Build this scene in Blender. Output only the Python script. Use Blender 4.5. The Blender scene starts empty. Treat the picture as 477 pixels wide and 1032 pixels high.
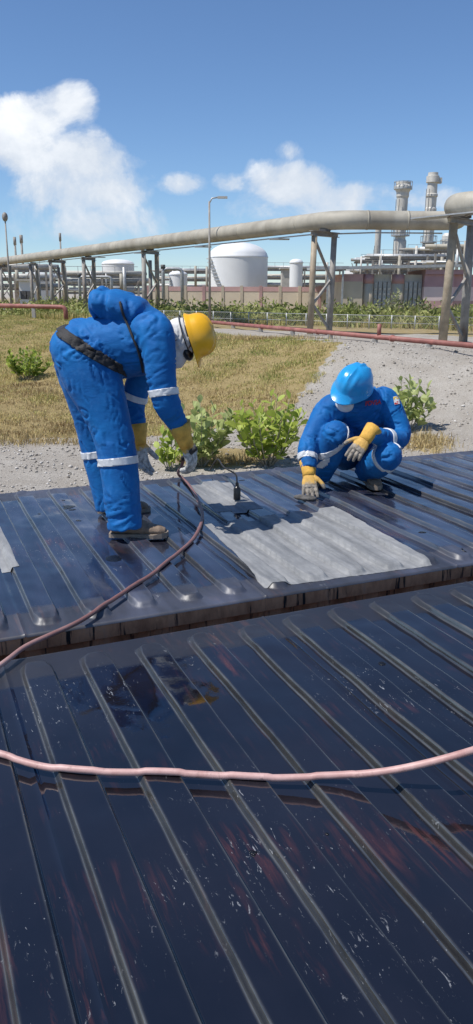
import bpy, bmesh, math, random
import numpy as np
from mathutils import Vector, Matrix, noise as mnoise
from mathutils.bvhtree import BVHTree

random.seed(7)
rng = np.random.default_rng(11)
SC = bpy.context.scene
COL = SC.collection
R = math.radians

# ------------------------------------------------------------------ camera
CAM_H, FPX, HORIZON = 1.37, 775.0, 295.0       # metres above the roofs; focal length and horizon in photo pixels
PITCH = math.atan((516.0 - HORIZON) / FPX)
ROLL = R(0.3)
cam_d = bpy.data.cameras.new('camera')
cam_d.sensor_fit = 'VERTICAL'
cam_d.angle = 2 * math.atan(516.0 / FPX)
cam_d.clip_start = 0.05
cam_d.clip_end = 6000
cam = bpy.data.objects.new('camera', cam_d)
COL.objects.link(cam)
cam.matrix_world = (Matrix.Translation((0, 0, CAM_H)) @ Matrix.Rotation(R(90) - PITCH, 4, 'X')
                    @ Matrix.Rotation(ROLL, 4, 'Z'))
SC.camera = cam
CAMR = cam.matrix_world.to_3x3()
CAMP = Vector((0, 0, CAM_H))

def ray(px, py):
    return CAMR @ Vector(((px - 238.5) / FPX, -(py - 516.0) / FPX, -1.0))
def at(px, py, Y):
    d = ray(px, py)
    return CAMP + d * (Y / d.y)
def gz(px, py, z):
    d = ray(px, py)
    return CAMP + d * ((z - CAM_H) / d.z)

# ------------------------------------------------------------------ world, sun, exposure
SUN_EL, SUN_AZ = R(60), R(248)       # azimuth clockwise from +Y: from the left
SC.view_settings.view_transform = 'Standard'
SC.view_settings.look = 'None'
SC.view_settings.exposure = 0.3
SC.view_settings.gamma = 1.0
SC.view_settings.use_curve_mapping = False
SC.render.engine = 'CYCLES'
SC.cycles.use_denoising = True
SC.cycles.max_bounces = 8
SC.cycles.transparent_max_bounces = 8

sun_d = bpy.data.lights.new('sun', 'SUN')
sun_d.energy = 4.2
sun_d.angle = R(0.53)
sun_d.color = (1.0, 0.955, 0.89)
sun = bpy.data.objects.new('sun', sun_d)
COL.objects.link(sun)
SD = Vector((math.sin(SUN_AZ) * math.cos(SUN_EL), math.cos(SUN_AZ) * math.cos(SUN_EL), math.sin(SUN_EL)))
sun.rotation_euler = SD.to_track_quat('Z', 'Y').to_euler()
sun.location = SD * 50

world = bpy.data.worlds.new('World')
SC.world = world
world.use_nodes = True

class NT:
    """small helper round a node tree"""
    def __init__(s, tree):
        s.t = tree; tree.nodes.clear()
    def n(s, kind, **kw):
        nd = s.t.nodes.new(kind)
        for k, v in kw.items():
            if k.startswith('i_'):
                nd.inputs[k[2:].replace('_', ' ')].default_value = v
            else:
                setattr(nd, k, v)
        return nd
    def put(s, sock, v):
        if v is None: return
        if hasattr(v, 'is_output') or isinstance(v, bpy.types.NodeSocket): s.t.links.new(v, sock)
        else: sock.default_value = v
    def math(s, op, a, b=None, c=None, clamp=False):
        nd = s.t.nodes.new('ShaderNodeMath'); nd.operation = op; nd.use_clamp = clamp
        for i, v in enumerate((a, b, c)): s.put(nd.inputs[i], v)
        return nd.outputs[0]
    def noise(s, vec, scale, detail=4, rough=0.55, dist=0.0):
        nd = s.t.nodes.new('ShaderNodeTexNoise')
        s.put(nd.inputs['Vector'], vec)
        nd.inputs['Scale'].default_value = scale; nd.inputs['Detail'].default_value = detail
        nd.inputs['Roughness'].default_value = rough; nd.inputs['Distortion'].default_value = dist
        return nd.outputs['Fac']
    def ramp(s, fac, stops, interp='LINEAR'):
        nd = s.t.nodes.new('ShaderNodeValToRGB'); s.put(nd.inputs[0], fac)
        cr = nd.color_ramp; cr.interpolation = interp
        while len(cr.elements) < len(stops): cr.elements.new(0.5)
        for e, (p, c) in zip(cr.elements, stops):
            e.position = p
            e.color = (c, c, c, 1) if isinstance(c, (int, float)) else (*c[:3], 1)
        return nd.outputs[0]
    def mix(s, fac, a, b, mode='MIX'):
        nd = s.t.nodes.new('ShaderNodeMix'); nd.data_type = 'RGBA'; nd.blend_type = mode
        s.put(nd.inputs['Factor'], fac)
        for k, v in (('A', a), ('B', b)):
            sock = [q for q in nd.inputs if q.name == k and q.type == 'RGBA'][0]
            s.put(sock, (*v[:3], 1) if isinstance(v, (tuple, list)) else v)
        return [q for q in nd.outputs if q.type == 'RGBA'][0]
    def mapping(s, vec, scale=(1, 1, 1), rot=(0, 0, 0), loc=(0, 0, 0)):
        nd = s.t.nodes.new('ShaderNodeMapping'); s.put(nd.inputs['Vector'], vec)
        nd.inputs['Scale'].default_value = scale; nd.inputs['Rotation'].default_value = rot
        nd.inputs['Location'].default_value = loc
        return nd.outputs[0]

def build_world():
    W = NT(world.node_tree)
    out = W.n('ShaderNodeOutputWorld')
    sky = W.n('ShaderNodeTexSky')
    sky.sky_type = 'NISHITA'; sky.sun_disc = False
    sky.sun_elevation = SUN_EL; sky.sun_rotation = SUN_AZ
    sky.altitude = 900; sky.air_density = 1.0; sky.dust_density = 0.0; sky.ozone_density = 5.0
    bg = W.n('ShaderNodeBackground'); bg.inputs['Strength'].default_value = 0.115
    W.put(bg.inputs['Color'], W.mix(1.0, sky.outputs[0], (0.74, 0.81, 0.89), 'MULTIPLY'))
    tc = W.n('ShaderNodeTexCoord')
    sep = W.n('ShaderNodeSeparateXYZ'); W.put(sep.inputs[0], tc.outputs['Generated'])
    ay = W.math('MAXIMUM', W.math('ABSOLUTE', sep.outputs[1]), 0.02)
    a = W.math('DIVIDE', sep.outputs[0], ay)
    b = W.math('DIVIDE', sep.outputs[2], ay)
    comb = W.n('ShaderNodeCombineXYZ'); W.put(comb.inputs[0], a); W.put(comb.inputs[1], b)
    vec = comb.outputs[0]
    nz = W.noise(vec, 8.5, 10, 0.62, 0.25)
    nz2 = W.noise(W.mapping(vec, (1, 1.6, 1), loc=(3.1, 1.7, 0)), 5.0, 5, 0.5)
    # cumulus puffs seen over the plant (photo pixels -> direction), then a thin scatter of others all round
    blobs = [(38, 118, 48, 26, 1.0), (68, 104, 38, 26, 1.06), (15, 150, 62, 36, 1.02), (85, 158, 62, 34, 1.0),
             (108, 188, 50, 30, .80), (60, 186, 76, 32, .80), (20, 200, 76, 34, .62), (95, 222, 130, 26, .55),
             (186, 186, 30, 13, .74), (231, 185, 22, 13, .72), (293, 152, 19, 13, .78),
             (300, 186, 54, 28, .98), (352, 198, 76, 22, .88), (410, 201, 70, 20, .8), (330, 208, 120, 28, .74),
             (480, 215, 60, 30, .6), (560, 190, 70, 36, .85), (-90, 180, 80, 40, .9), (-180, 120, 70, 30, .8)]
    dens = None
    for px, py, rx, ry, wt in blobs:
        d0 = ray(px, py); d1 = ray(px + rx, py); d2 = ray(px, py - ry)
        a0, b0 = d0.x / d0.y, d0.z / d0.y
        ra, rb = abs(d1.x / d1.y - a0), abs(d2.z / d2.y - b0)
        u = W.math('MULTIPLY', W.math('SUBTRACT', a, a0), 1 / ra)
        v = W.math('MULTIPLY', W.math('SUBTRACT', b, b0), 1 / rb)
        r2 = W.math('ADD', W.math('MULTIPLY', u, u), W.math('MULTIPLY', v, v))
        e = W.math('MULTIPLY', W.math('SUBTRACT', 1.0, W.math('MULTIPLY', r2, 0.5)), wt)
        dens = e if dens is None else W.math('SMOOTH_MAX', dens, e, 0.12)
    dens = W.math('ADD', dens, W.math('MULTIPLY', W.math('SUBTRACT', nz, 0.5), 2.0))
    dens = W.math('ADD', dens, W.math('MULTIPLY', W.math('SUBTRACT', nz2, 0.5), 0.6))
    cover = W.ramp(dens, [(0.46, 0.0), (0.60, 0.24), (0.72, 0.68), (0.92, 0.95)], 'LINEAR')
    up = W.math('GREATER_THAN', sep.outputs[2], 0.0)
    cover = W.math('MULTIPLY', cover, up)
    shade = W.math('ADD', W.math('MULTIPLY', nz, 0.9), W.math('MULTIPLY', W.math('SUBTRACT', b, 0.1), 1.35))
    ccol = W.ramp(shade, [(0.2, (0.46, 0.53, 0.64)), (0.5, (0.60, 0.65, 0.72)), (0.78, (0.92, 0.93, 0.94))])
    cb = W.n('ShaderNodeBackground'); W.put(cb.inputs['Color'], ccol); cb.inputs['Strength'].default_value = 1.0
    mx = W.n('ShaderNodeMixShader')
    W.put(mx.inputs[0], cover); W.put(mx.inputs[1], bg.outputs[0]); W.put(mx.inputs[2], cb.outputs[0])
    W.put(out.inputs['Surface'], mx.outputs[0])
build_world()

# ------------------------------------------------------------------ materials
MATS = {}
def mat(name, fn):
    if name in MATS: return MATS[name]
    m = bpy.data.materials.new(name); m.use_nodes = True
    N = NT(m.node_tree)
    out = N.n('ShaderNodeOutputMaterial')
    bs = N.n('ShaderNodeBsdfPrincipled')
    N.put(out.inputs['Surface'], bs.outputs[0])
    tc = N.n('ShaderNodeTexCoord')
    fn(N, bs, tc.outputs['Object'])
    MATS[name] = m
    return m
def bump(N, bs, h, strength=0.3, dist=0.01):
    b = N.n('ShaderNodeBump'); N.put(b.inputs['Height'], h)
    b.inputs['Strength'].default_value = strength; b.inputs['Distance'].default_value = dist
    N.put(bs.inputs['Normal'], b.outputs[0])
def plain(name, col, rough=0.6, var=0.18, scale=6.0, metal=0.0, bmp=0.0, stain=None, stain_amt=0.45, spec=None):
    """a base colour with uneven weathering"""
    def fn(N, bs, p):
        c2 = tuple(max(0, c * (1 - var * 1.6)) for c in col); c1 = tuple(min(1, c * (1 + var)) for c in col)
        f = N.noise(p, scale, 6, 0.6)
        c = N.ramp(f, [(0.3, c2), (0.7, c1)])
        if stain:
            s = N.ramp(N.noise(N.mapping(p, (1, 1, 0.35)), scale * 0.6, 7, 0.68, 0.4), [(0.5, 0.0), (0.68, stain_amt)])
            c = N.mix(s, c, stain)
        N.put(bs.inputs['Base Color'], c)
        N.put(bs.inputs['Roughness'], N.math('ADD', rough - 0.08, N.math('MULTIPLY', f, 0.16)))
        bs.inputs['Metallic'].default_value = metal
        if spec is not None: bs.inputs['Specular IOR Level'].default_value = spec
        if bmp: bump(N, bs, N.noise(p, scale * 6, 4), bmp, 0.01)
    return mat(name, fn)

def roof_paint(name, rough, sky_dust_amt, spots, ior=1.6):
    """glossy black bitumen paint: sky mirrors in it; dusty film tinted as sky reflection, scuffs down to red primer, white splashes"""
    def fn(N, bs, p):
        base = N.ramp(N.noise(p, 1.7, 5), [(0.3, (0.003, 0.003, 0.005)), (0.7, (0.011, 0.010, 0.014))])
        # dusty film, its blue standing in for reflected sky, streaked along the corrugation
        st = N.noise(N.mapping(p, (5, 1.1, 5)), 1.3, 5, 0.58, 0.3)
        sky_dust = N.math('MULTIPLY', N.ramp(st, [(0.35, 0.15), (0.75, 1.0)]), sky_dust_amt)
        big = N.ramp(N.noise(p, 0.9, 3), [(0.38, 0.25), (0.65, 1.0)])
        sky_dust = N.math('MULTIPLY', sky_dust, big)
        c = N.mix(sky_dust, base, (0.115, 0.14, 0.23))
        # scuffs worn through to red primer
        sc = N.noise(N.mapping(p, (30, 2.6, 30)), 1.0, 6, 0.7, 0.6)
        scm = N.math('MULTIPLY', N.ramp(sc, [(0.50, 0.0), (0.68, 1.0)]), N.ramp(N.noise(N.mapping(p, loc=(5.2, 1.3, 0)), 2.3, 3), [(0.52, 0.0), (0.68, 0.55)]))
        c = N.mix(scm, c, (0.14, 0.040, 0.026))
        # bright horizon reflection painted grey on the pressed slopes; ridge edges rubbed thin
        geo = N.n('ShaderNodeNewGeometry')
        nz = N.n('ShaderNodeSeparateXYZ'); N.put(nz.inputs[0], geo.outputs['True Normal'])
        slope = N.ramp(nz.outputs[2], [(0.55, 0.27), (0.85, 0.0)])
        sy = N.n('ShaderNodeSeparateXYZ'); N.put(sy.inputs[0], p)
        slope = N.math('MULTIPLY', slope, N.ramp(N.math('ABSOLUTE', sy.outputs[1]), [(0.98, 1.0), (1.0, 0.25)]))
        slope = N.math('MULTIPLY', slope, N.ramp(N.noise(N.mapping(p, (4, 1, 4)), 2.3, 6, 0.65), [(0.28, 0.15), (0.6, 1.0)]))
        c = N.mix(slope, c, (0.09, 0.095, 0.085))
        ra = N.n('ShaderNodeAttribute'); ra.attribute_name = 'rub'
        rubm = N.math('MULTIPLY', ra.outputs['Fac'], N.ramp(N.noise(N.mapping(p, (3, 1, 3)), 3.5, 7, 0.7), [(0.36, 0.04), (0.70, 0.55)]))
        c = N.mix(rubm, c, (0.20, 0.20, 0.18))
        # dried white splashes
        vo = N.n('ShaderNodeTexVoronoi'); vo.inputs['Scale'].default_value = 85; vo.inputs['Randomness'].default_value = 1
        N.put(vo.inputs['Vector'], N.mapping(p, (1, 0.8, 1)))
        cell = N.n('ShaderNodeSeparateColor'); N.put(cell.inputs[0], vo.outputs['Color'])
        speck = N.math('LESS_THAN', vo.outputs['Distance'], N.math('MULTIPLY', N.math('SUBTRACT', cell.outputs[0], 0.76), 0.62))
        clus = N.ramp(N.noise(N.mapping(p, loc=(2, 9, 0)), 3.1, 4, 0.6), [(0.56, 0.0), (0.66, 1.0)])
        fine = N.ramp(N.noise(N.mapping(p, (3.2, 1, 3), loc=(1, 4, 0)), 22, 5, 0.72, 1.2), [(0.625, 0.0), (0.68, 1.0)])
        speck = N.math('MAXIMUM', N.math('MULTIPLY', speck, clus), N.math('MULTIPLY', fine, N.ramp(N.noise(N.mapping(p, loc=(7, 3, 0)), 2.2, 3), [(0.50, 0.0), (0.64, 0.9)])))
        c = N.mix(N.math('MULTIPLY', speck, spots), c, (0.42, 0.44, 0.46))
        N.put(bs.inputs['Base Color'], c)
        r = N.math('ADD', rough, N.math('MULTIPLY', N.noise(p, 3.0, 6, 0.65), 0.07))
        r = N.math('ADD', r, N.math('MULTIPLY', sky_dust, 0.24))
        r = N.math('ADD', r, N.math('MULTIPLY', N.math('MAXIMUM', scm, N.math('MAXIMUM', slope, speck)), 0.4))
        r = N.math('ADD', r, N.ramp(N.math('ABSOLUTE', sy.outputs[1]), [(0.97, 0.0), (1.0, 0.42)]))
        N.put(bs.inputs['Roughness'], r)
        bs.inputs['IOR'].default_value = ior
        h = N.math('ADD', N.math('MULTIPLY', N.noise(p, 26, 4, 0.55), 0.7), N.math('MULTIPLY', N.noise(p, 160, 3), 0.12))
        h = N.math('ADD', h, N.math('MULTIPLY', speck, 0.4))
        bump(N, bs, h, 0.08, 0.004)
    return mat(name, fn)

def M_near(): return roof_paint('roof_paint_near', 0.0, 0.03, 0.75, 1.9)
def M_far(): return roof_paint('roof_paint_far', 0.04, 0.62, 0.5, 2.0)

def rust_side():
    def fn(N, bs, p):
        f = N.noise(N.mapping(p, (3, 3, 1.2)), 5, 7, 0.7, 0.5)
        c = N.ramp(f, [(0.3, (0.34, 0.15, 0.075)), (0.55, (0.60, 0.29, 0.15)), (0.75, (0.46, 0.26, 0.17))])
        drip = N.ramp(N.noise(N.mapping(p, (14, 14, 1.0)), 1.5, 6, 0.7), [(0.57, 0.0), (0.63, 1.0)])
        c = N.mix(drip, c, (0.012, 0.011, 0.012))
        N.put(bs.inputs['Base Color'], c); bs.inputs['Roughness'].default_value = 0.65
        bump(N, bs, f, 0.4, 0.01)
    return mat('rusty_container_side', fn)

def sheet_mat(name, wet):
    def fn(N, bs, p):
        f = N.noise(p, 7, 7, 0.65)
        c = N.ramp(f, [(0.25, (0.20, 0.205, 0.21)), (0.7, (0.33, 0.335, 0.335))])
        st = N.noise(N.mapping(p, (10, 1.0, 10)), 1.5, 6, 0.65)
        c = N.mix(N.ramp(st, [(0.40, 0.0), (0.66, 0.75)]), c, (0.12, 0.125, 0.13))
        if wet:   # black coating brushed over part of the sheet
            sx = N.n('ShaderNodeSeparateXYZ'); N.put(sx.inputs[0], p)
            u, y = sx.outputs[0], sx.outputs[1]
            e = N.math('SUBTRACT', N.math('MULTIPLY', y, 1.0), WET_Y0)
            e = N.math('SUBTRACT', e, N.math('MULTIPLY', N.math('ABSOLUTE', N.math('SUBTRACT', u, WET_U0)), 1.05))
            w = N.math('ADD', e, N.math('MULTIPLY', N.math('SUBTRACT', N.noise(N.mapping(p, (1, 1, 1)), 3.5, 6, 0.6), 0.5), 0.9))
            wm = N.ramp(w, [(0.16, 0.0), (0.3, 0.4), (0.5, 0.8)])
            c = N.mix(wm, c, (0.02, 0.021, 0.024))
            N.put(bs.inputs['Roughness'], N.math('SUBTRACT', 0.62, N.math('MULTIPLY', wm, 0.42)))
        else:
            bs.inputs['Roughness'].default_value = 0.62
        sp = N.ramp(N.noise(p, 60, 4, 0.7), [(0.66, 0.0), (0.72, 0.7)])
        c = N.mix(sp, c, (0.10, 0.10, 0.10))
        N.put(bs.inputs['Base Color'], c)
        bump(N, bs, N.noise(p, 120, 3), 0.3, 0.003)
    return mat(name, fn)

def cloth_mat(name, c_lo, c_hi):
    def fn(N, bs, p):
        f = N.noise(p, 5, 6, 0.62)
        c = N.ramp(f, [(0.3, c_lo), (0.7, c_hi)])
        d = N.ramp(N.noise(N.mapping(p, loc=(3, 3, 3)), 9, 7, 0.7), [(0.54, 0.0), (0.74, 0.5)])
        c = N.mix(d, c, tuple(min(1, q * 1.15 + 0.05) for q in c_hi))
        g2 = N.ramp(N.noise(N.mapping(p, loc=(8, 1, 3)), 4.2, 7, 0.7), [(0.58, 0.0), (0.72, 0.45)])
        c = N.mix(g2, c, tuple(q * .4 + .006 for q in c_lo))
        N.put(bs.inputs['Base Color'], c)
        bs.inputs['Roughness'].default_value = 0.72
        bs.inputs['Sheen Weight'].default_value = 0.03; bs.inputs['Specular IOR Level'].default_value = 0.3
        bs.inputs['Sheen Roughness'].default_value = 0.4
        w = N.noise(N.mapping(p, (1, 1, 2.2)), 13, 5, 0.55, 0.9)
        h = N.math('ADD', w, N.math('MULTIPLY', N.noise(p, 320, 2), 0.05))
        bump(N, bs, h, 0.16, 0.02)
    return mat(name, fn)

def glove_mat(name, cuff, fingers, thr=0.42):
    def fn(N, bs, p):
        at_ = N.n('ShaderNodeAttribute'); at_.attribute_name = 'reach'
        e = N.math('ADD', at_.outputs['Fac'], N.math('MULTIPLY', N.math('SUBTRACT', N.noise(p, 40, 4), 0.5), 0.5))
        m = N.ramp(e, [(thr, 0.0), (thr + 0.1, 1.0)])
        c = N.mix(m, N.ramp(N.noise(p, 30, 5), [(0.3, tuple(q * 0.7 for q in cuff)), (0.7, cuff)]),
                  N.ramp(N.noise(p, 50, 5, 0.7), [(0.35, tuple(q * 0.35 for q in fingers)), (0.6, fingers)]))
        N.put(bs.inputs['Base Color'], c); bs.inputs['Roughness'].default_value = 0.8
        bump(N, bs, N.noise(p, 90, 4), 0.35, 0.006)
    return mat(name, fn)

def leaf_mat(name, lo, hi, trans=0.25):
    def fn(N, bs, p):
        oi = N.n('ShaderNodeObjectInfo')
        f = N.math('ADD', N.math('MULTIPLY', N.noise(p, 4, 3), 0.5), N.math('MULTIPLY', oi.outputs['Random'], 0.5))
        geo = N.n('ShaderNodeNewGeometry')
        f = N.math('ADD', N.math('MULTIPLY', f, 0.6), N.math('MULTIPLY', geo.outputs['Random Per Island'], 0.4))
        c = N.ramp(f, [(0.2, lo), (0.75, hi)])
        N.put(bs.inputs['Base Color'], c); bs.inputs['Roughness'].default_value = 0.55
        tr = N.n('ShaderNodeBsdfTranslucent'); N.put(tr.inputs[0], c)
        mx = N.n('ShaderNodeMixShader'); mx.inputs[0].default_value = trans
        N.put(mx.inputs[1], bs.outputs[0]); N.put(mx.inputs[2], tr.outputs[0])
        o = [q for q in N.t.nodes if q.type == 'OUTPUT_MATERIAL'][0]
        N.put(o.inputs['Surface'], mx.outputs[0])
    return mat(name, fn)

# ------------------------------------------------------------------ mesh helpers
class MB:
    """collects boxes, bars and tubes into one mesh"""
    def __init__(s): s.v = []; s.f = []
    def add(s, vs, fs):
        o = len(s.v); s.v += [tuple(v) for v in vs]; s.f += [tuple(i + o for i in f) for f in fs]
        return s
    def box(s, a, b):
        x0, y0, z0 = a; x1, y1, z1 = b
        return s.add([(x0, y0, z0), (x1, y0, z0), (x1, y1, z0), (x0, y1, z0), (x0, y0, z1), (x1, y0, z1), (x1, y1, z1), (x0, y1, z1)],
                     [(0, 3, 2, 1), (4, 5, 6, 7), (0, 1, 5, 4), (1, 2, 6, 5), (2, 3, 7, 6), (3, 0, 4, 7)])
    def bar(s, p, q, w, h=None, up=(0, 0, 1)):
        """square bar from p to q"""
        p, q = Vector(p), Vector(q); h = h or w
        d = (q - p).normalized(); side = d.cross(Vector(up))
        if side.length < 1e-3: side = d.cross(Vector((0, 1, 0)))
        side.normalize(); u = side.cross(d)
        vs = [e + side * (sx * w / 2) + u * (sy * h / 2) for e in (p, q) for sx, sy in ((-1, -1), (1, -1), (1, 1), (-1, 1))]
        return s.add(vs, [(3, 2, 1, 0), (4, 5, 6, 7), (0, 1, 5, 4), (1, 2, 6, 5), (2, 3, 7, 6), (3, 0, 4, 7)])
    def ibar(s, p, q, w, h, t=0.03):
        """rolled H section"""
        p, q = Vector(p), Vector(q); d = (q - p).normalized()
        side = d.cross(Vector((0, 0, 1)))
        if side.length < 1e-3: side = Vector((1, 0, 0))
        side.normalize(); u = side.cross(d)
        for k in (-1, 1): s.bar(p + u * (k * (h - t) / 2), q + u * (k * (h - t) / 2), w, t, up=u)
        return s.bar(p, q, t, h - 2 * t - 0.001, up=u)
    def cyl(s, p, q, r0, r1=None, n=12, cap=True):
        r1 = r0 if r1 is None else r1
        p, q = Vector(p), Vector(q); d = (q - p).normalized()
        a = d.orthogonal().normalized(); b = d.cross(a)
        vs = [p + (a * math.cos(2 * math.pi * i / n) + b * math.sin(2 * math.pi * i / n)) * r0 for i in range(n)]
        vs += [q + (a * math.cos(2 * math.pi * i / n) + b * math.sin(2 * math.pi * i / n)) * r1 for i in range(n)]
        fs = [(i, (i + 1) % n, n + (i + 1) % n, n + i) for i in range(n)]
        if cap: fs += [tuple(range(n - 1, -1, -1)), tuple(range(n, 2 * n))]
        return s.add(vs, fs)
    def lathe(s, c, prof, n=24):
        """prof: (radius, height) going up"""
        c = Vector(c); vs = []; fs = []
        for r, h in prof:
            vs += [c + Vector((r * math.cos(2 * math.pi * i / n), r * math.sin(2 * math.pi * i / n), h)) for i in range(n)]
        for k in range(len(prof) - 1):
            fs += [(k * n + i, k * n + (i + 1) % n, (k + 1) * n + (i + 1) % n, (k + 1) * n + i) for i in range(n)]
        fs += [tuple(range(n - 1, -1, -1)), tuple(range((len(prof) - 1) * n, len(prof) * n))]
        return s.add(vs, fs)
    def tube(s, pts, rad, n=10, side=None, wob=None):
        """swept closed tube. rad: list of r or (r_side, r_other); side: preferred first axis"""
        pts = [Vector(p) for p in pts]; m = len(pts)
        vs = []; a = None
        for k in range(m):
            d = (pts[min(k + 1, m - 1)] - pts[max(k - 1, 0)]).normalized()
            if side is not None: a = Vector(side) - d * d.dot(Vector(side))
            elif a is None: a = d.orthogonal()
            else: a = a - d * d.dot(a)
            a.normalize(); b = d.cross(a)
            r = rad[k] if hasattr(rad, '__len__') else rad
            ra, rb = r if hasattr(r, '__len__') else (r, r)
            for i in range(n):
                t = 2 * math.pi * i / n
                w = 1.0 if wob is None else wob(k, t)
                vs.append(pts[k] + a * (math.cos(t) * ra * w) + b * (math.sin(t) * rb * w))
        fs = [(k * n + i, k * n + (i + 1) % n, (k + 1) * n + (i + 1) % n, (k + 1) * n + i) for k in range(m - 1) for i in range(n)]
        fs += [tuple(range(n - 1, -1, -1)), tuple(range((m - 1) * n, m * n))]
        return s.add(vs, fs)
    def ball(s, c, r, n=12, rot=None):
        c = Vector(c); rx, ry, rz = r if hasattr(r, '__len__') else (r, r, r)
        vs = []; m = n // 2 + 1
        for j in range(m + 1):
            ph = math.pi * min(max(j / m, 0.001), 0.999)
            for i in range(n):
                t = 2 * math.pi * i / n
                v = Vector((math.cos(t) * math.sin(ph) * rx, math.sin(t) * math.sin(ph) * ry, -math.cos(ph) * rz))
                if rot is not None: v = rot @ v
                vs.append(c + v)
        fs = [(j * n + i, j * n + (i + 1) % n, (j + 1) * n + (i + 1) % n, (j + 1) * n + i) for j in range(m) for i in range(n)]
        fs += [tuple(range(n - 1, -1, -1)), tuple(range(m * n, (m + 1) * n))]
        return s.add(vs, fs)
    def build(s, name, material, parent=None, smooth=False):
        me = bpy.data.meshes.new(name); me.from_pydata(s.v, [], s.f); me.update()
        return obj(name, me, material, parent, smooth)

def obj(name, me, material, parent=None, smooth=False):
    o = bpy.data.objects.new(name, me); COL.objects.link(o)
    if material: me.materials.append(material)
    if smooth: me.polygons.foreach_set('use_smooth', [True] * len(me.polygons))
    if parent:
        o.parent = parent
        o.matrix_parent_inverse = parent.matrix_basis.inverted()
    return o
def smooth_by_angle(o, deg=35):
    me = o.data
    me.polygons.foreach_set('use_smooth', [True] * len(me.polygons))
    bm = bmesh.new(); bm.from_mesh(me)
    lim = R(deg)
    for e in bm.edges:
        if len(e.link_faces) == 2 and e.calc_face_angle(0) > lim: e.smooth = False
    bm.to_mesh(me); bm.free()
    return o
def tag(o, label=None, cat=None, group=None, kind=None):
    if label: o['label'] = label
    if cat: o['category'] = cat
    if group: o['group'] = group
    if kind: o['kind'] = kind
    return o
def empty(name, loc, rz=0.0):
    o = bpy.data.objects.new(name, None); COL.objects.link(o)
    o.location = loc; o.rotation_euler = (0, 0, rz); o.empty_display_size = 0.2
    return o
def np_mesh(name, V, F, material, parent=None, smooth=False):
    """fast mesh from numpy arrays (faces all tris or all quads)"""
    me = bpy.data.meshes.new(name); V = np.asarray(V, np.float32); F = np.asarray(F, np.int32)
    k = F.shape[1]
    me.vertices.add(len(V)); me.vertices.foreach_set('co', V.ravel())
    me.loops.add(F.size); me.loops.foreach_set('vertex_index', F.ravel())
    me.polygons.add(len(F)); me.polygons.foreach_set('loop_start', np.arange(0, F.size, k, dtype=np.int32))
    me.polygons.foreach_set('loop_total', np.full(len(F), k, np.int32))
    me.update(calc_edges=True); me.validate()
    return obj(name, me, material, parent, smooth)
class Waves:
    """smooth vectorised noise: a sum of random sine waves"""
    def __init__(s, wl, seed, n=14, dims=2):
        g = np.random.default_rng(seed)
        d = g.normal(size=(n, dims)); d /= np.linalg.norm(d, axis=1)[:, None]
        s.k = d * (2 * np.pi / (wl * g.uniform(0.6, 1.7, n)))[:, None]; s.p = g.uniform(0, 6.28, n); s.n = n
    def __call__(s, *c):
        X = np.stack([np.asarray(q, float) for q in c], -1)
        return np.sin(X @ s.k.T + s.p).sum(-1) / math.sqrt(s.n)
def sstep(x, a, b):
    t = np.clip((x - a) / (b - a), 0, 1); return t * t * (3 - 2 * t)
def catmull(pts, per=8):
    pts = [Vector(p) for p in pts]; P = [pts[0] * 2 - pts[1]] + pts + [pts[-1] * 2 - pts[-2]]; out = []
    for i in range(1, len(P) - 2):
        p0, p1, p2, p3 = P[i - 1:i + 3]
        for k in range(per):
            t = k / per
            out.append(0.5 * ((2 * p1) + (p2 - p0) * t + (2 * p0 - 5 * p1 + 4 * p2 - p3) * t * t + (3 * p1 - p0 - 3 * p2 + p3) * t ** 3))
    out.append(pts[-1]); return out

# ------------------------------------------------------------------ terrain
Z_LOW, Z_UP = -2.6, -0.75
def ytop(x): return np.clip(35.6 - (np.asarray(x, float) - 4.5) * 1.47, 25.5, 150)
_tw1, _tw2 = Waves(9, 3), Waves(2.2, 4)
def terrain(x, y):
    x = np.asarray(x, float); y = np.asarray(y, float)
    t = np.clip((y - 18.5) / (ytop(x) - 18.5), 0, 1)
    s = t * 0.35 + 0.65 * t * t * (3 - 2 * t)
    rough = np.clip((y - 9) / 6, 0, 1) * np.clip((160 - y) / 60, 0, 1)
    hump = 0.22 * np.sin(np.pi * t) * _tw1(x, y) + 0.42 * np.exp(-((t - .70) / .2) ** 2)
    return Z_LOW + (Z_UP - Z_LOW) * s + rough * (hump + 0.035 * _tw1(x, y) + 0.018 * _tw2(x, y))
def tz(x, y): return float(terrain(np.array([x]), np.array([y]))[0])
def on_ground(px, py):
    """where the ray through a photo pixel meets the terrain"""
    d = ray(px, py); t = 5.0
    for _ in range(6000):
        p = CAMP + d * t
        if p.z < tz(p.x, p.y): break
        t += 0.03 + t * 0.002
    return Vector((p.x, p.y, tz(p.x, p.y)))
def project(X, Y, Z):
    """photo pixel of world points (numpy)"""
    P = np.stack([X, Y, np.asarray(Z) - CAM_H], -1) @ np.array(CAMR)
    return 238.5 + FPX * P[:, 0] / -P[:, 2], 516 - FPX * P[:, 1] / -P[:, 2]
def in_poly(px, py, poly):
    px = np.asarray(px); py = np.asarray(py); ins = np.zeros(px.shape, bool)
    for i in range(len(poly)):
        (x0, y0), (x1, y1) = poly[i], poly[i - 1]
        c = ((y0 > py) != (y1 > py)) & (px < (x1 - x0) * (py - y0) / (y1 - y0 + 1e-9) + x0)
        ins ^= c
    return ins
# meadow outline worked out on the ground (corner points traced once, then used as ground coordinates)
_mead = [on_ground(*q) for q in [(-420, 316), (60, 317), (150, 330), (345, 345), (322, 372), (300, 402), (280, 436), (235, 430), (150, 440), (-420, 462)]]
MEADOW = [(p.x, p.y) for p in _mead]

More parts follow.
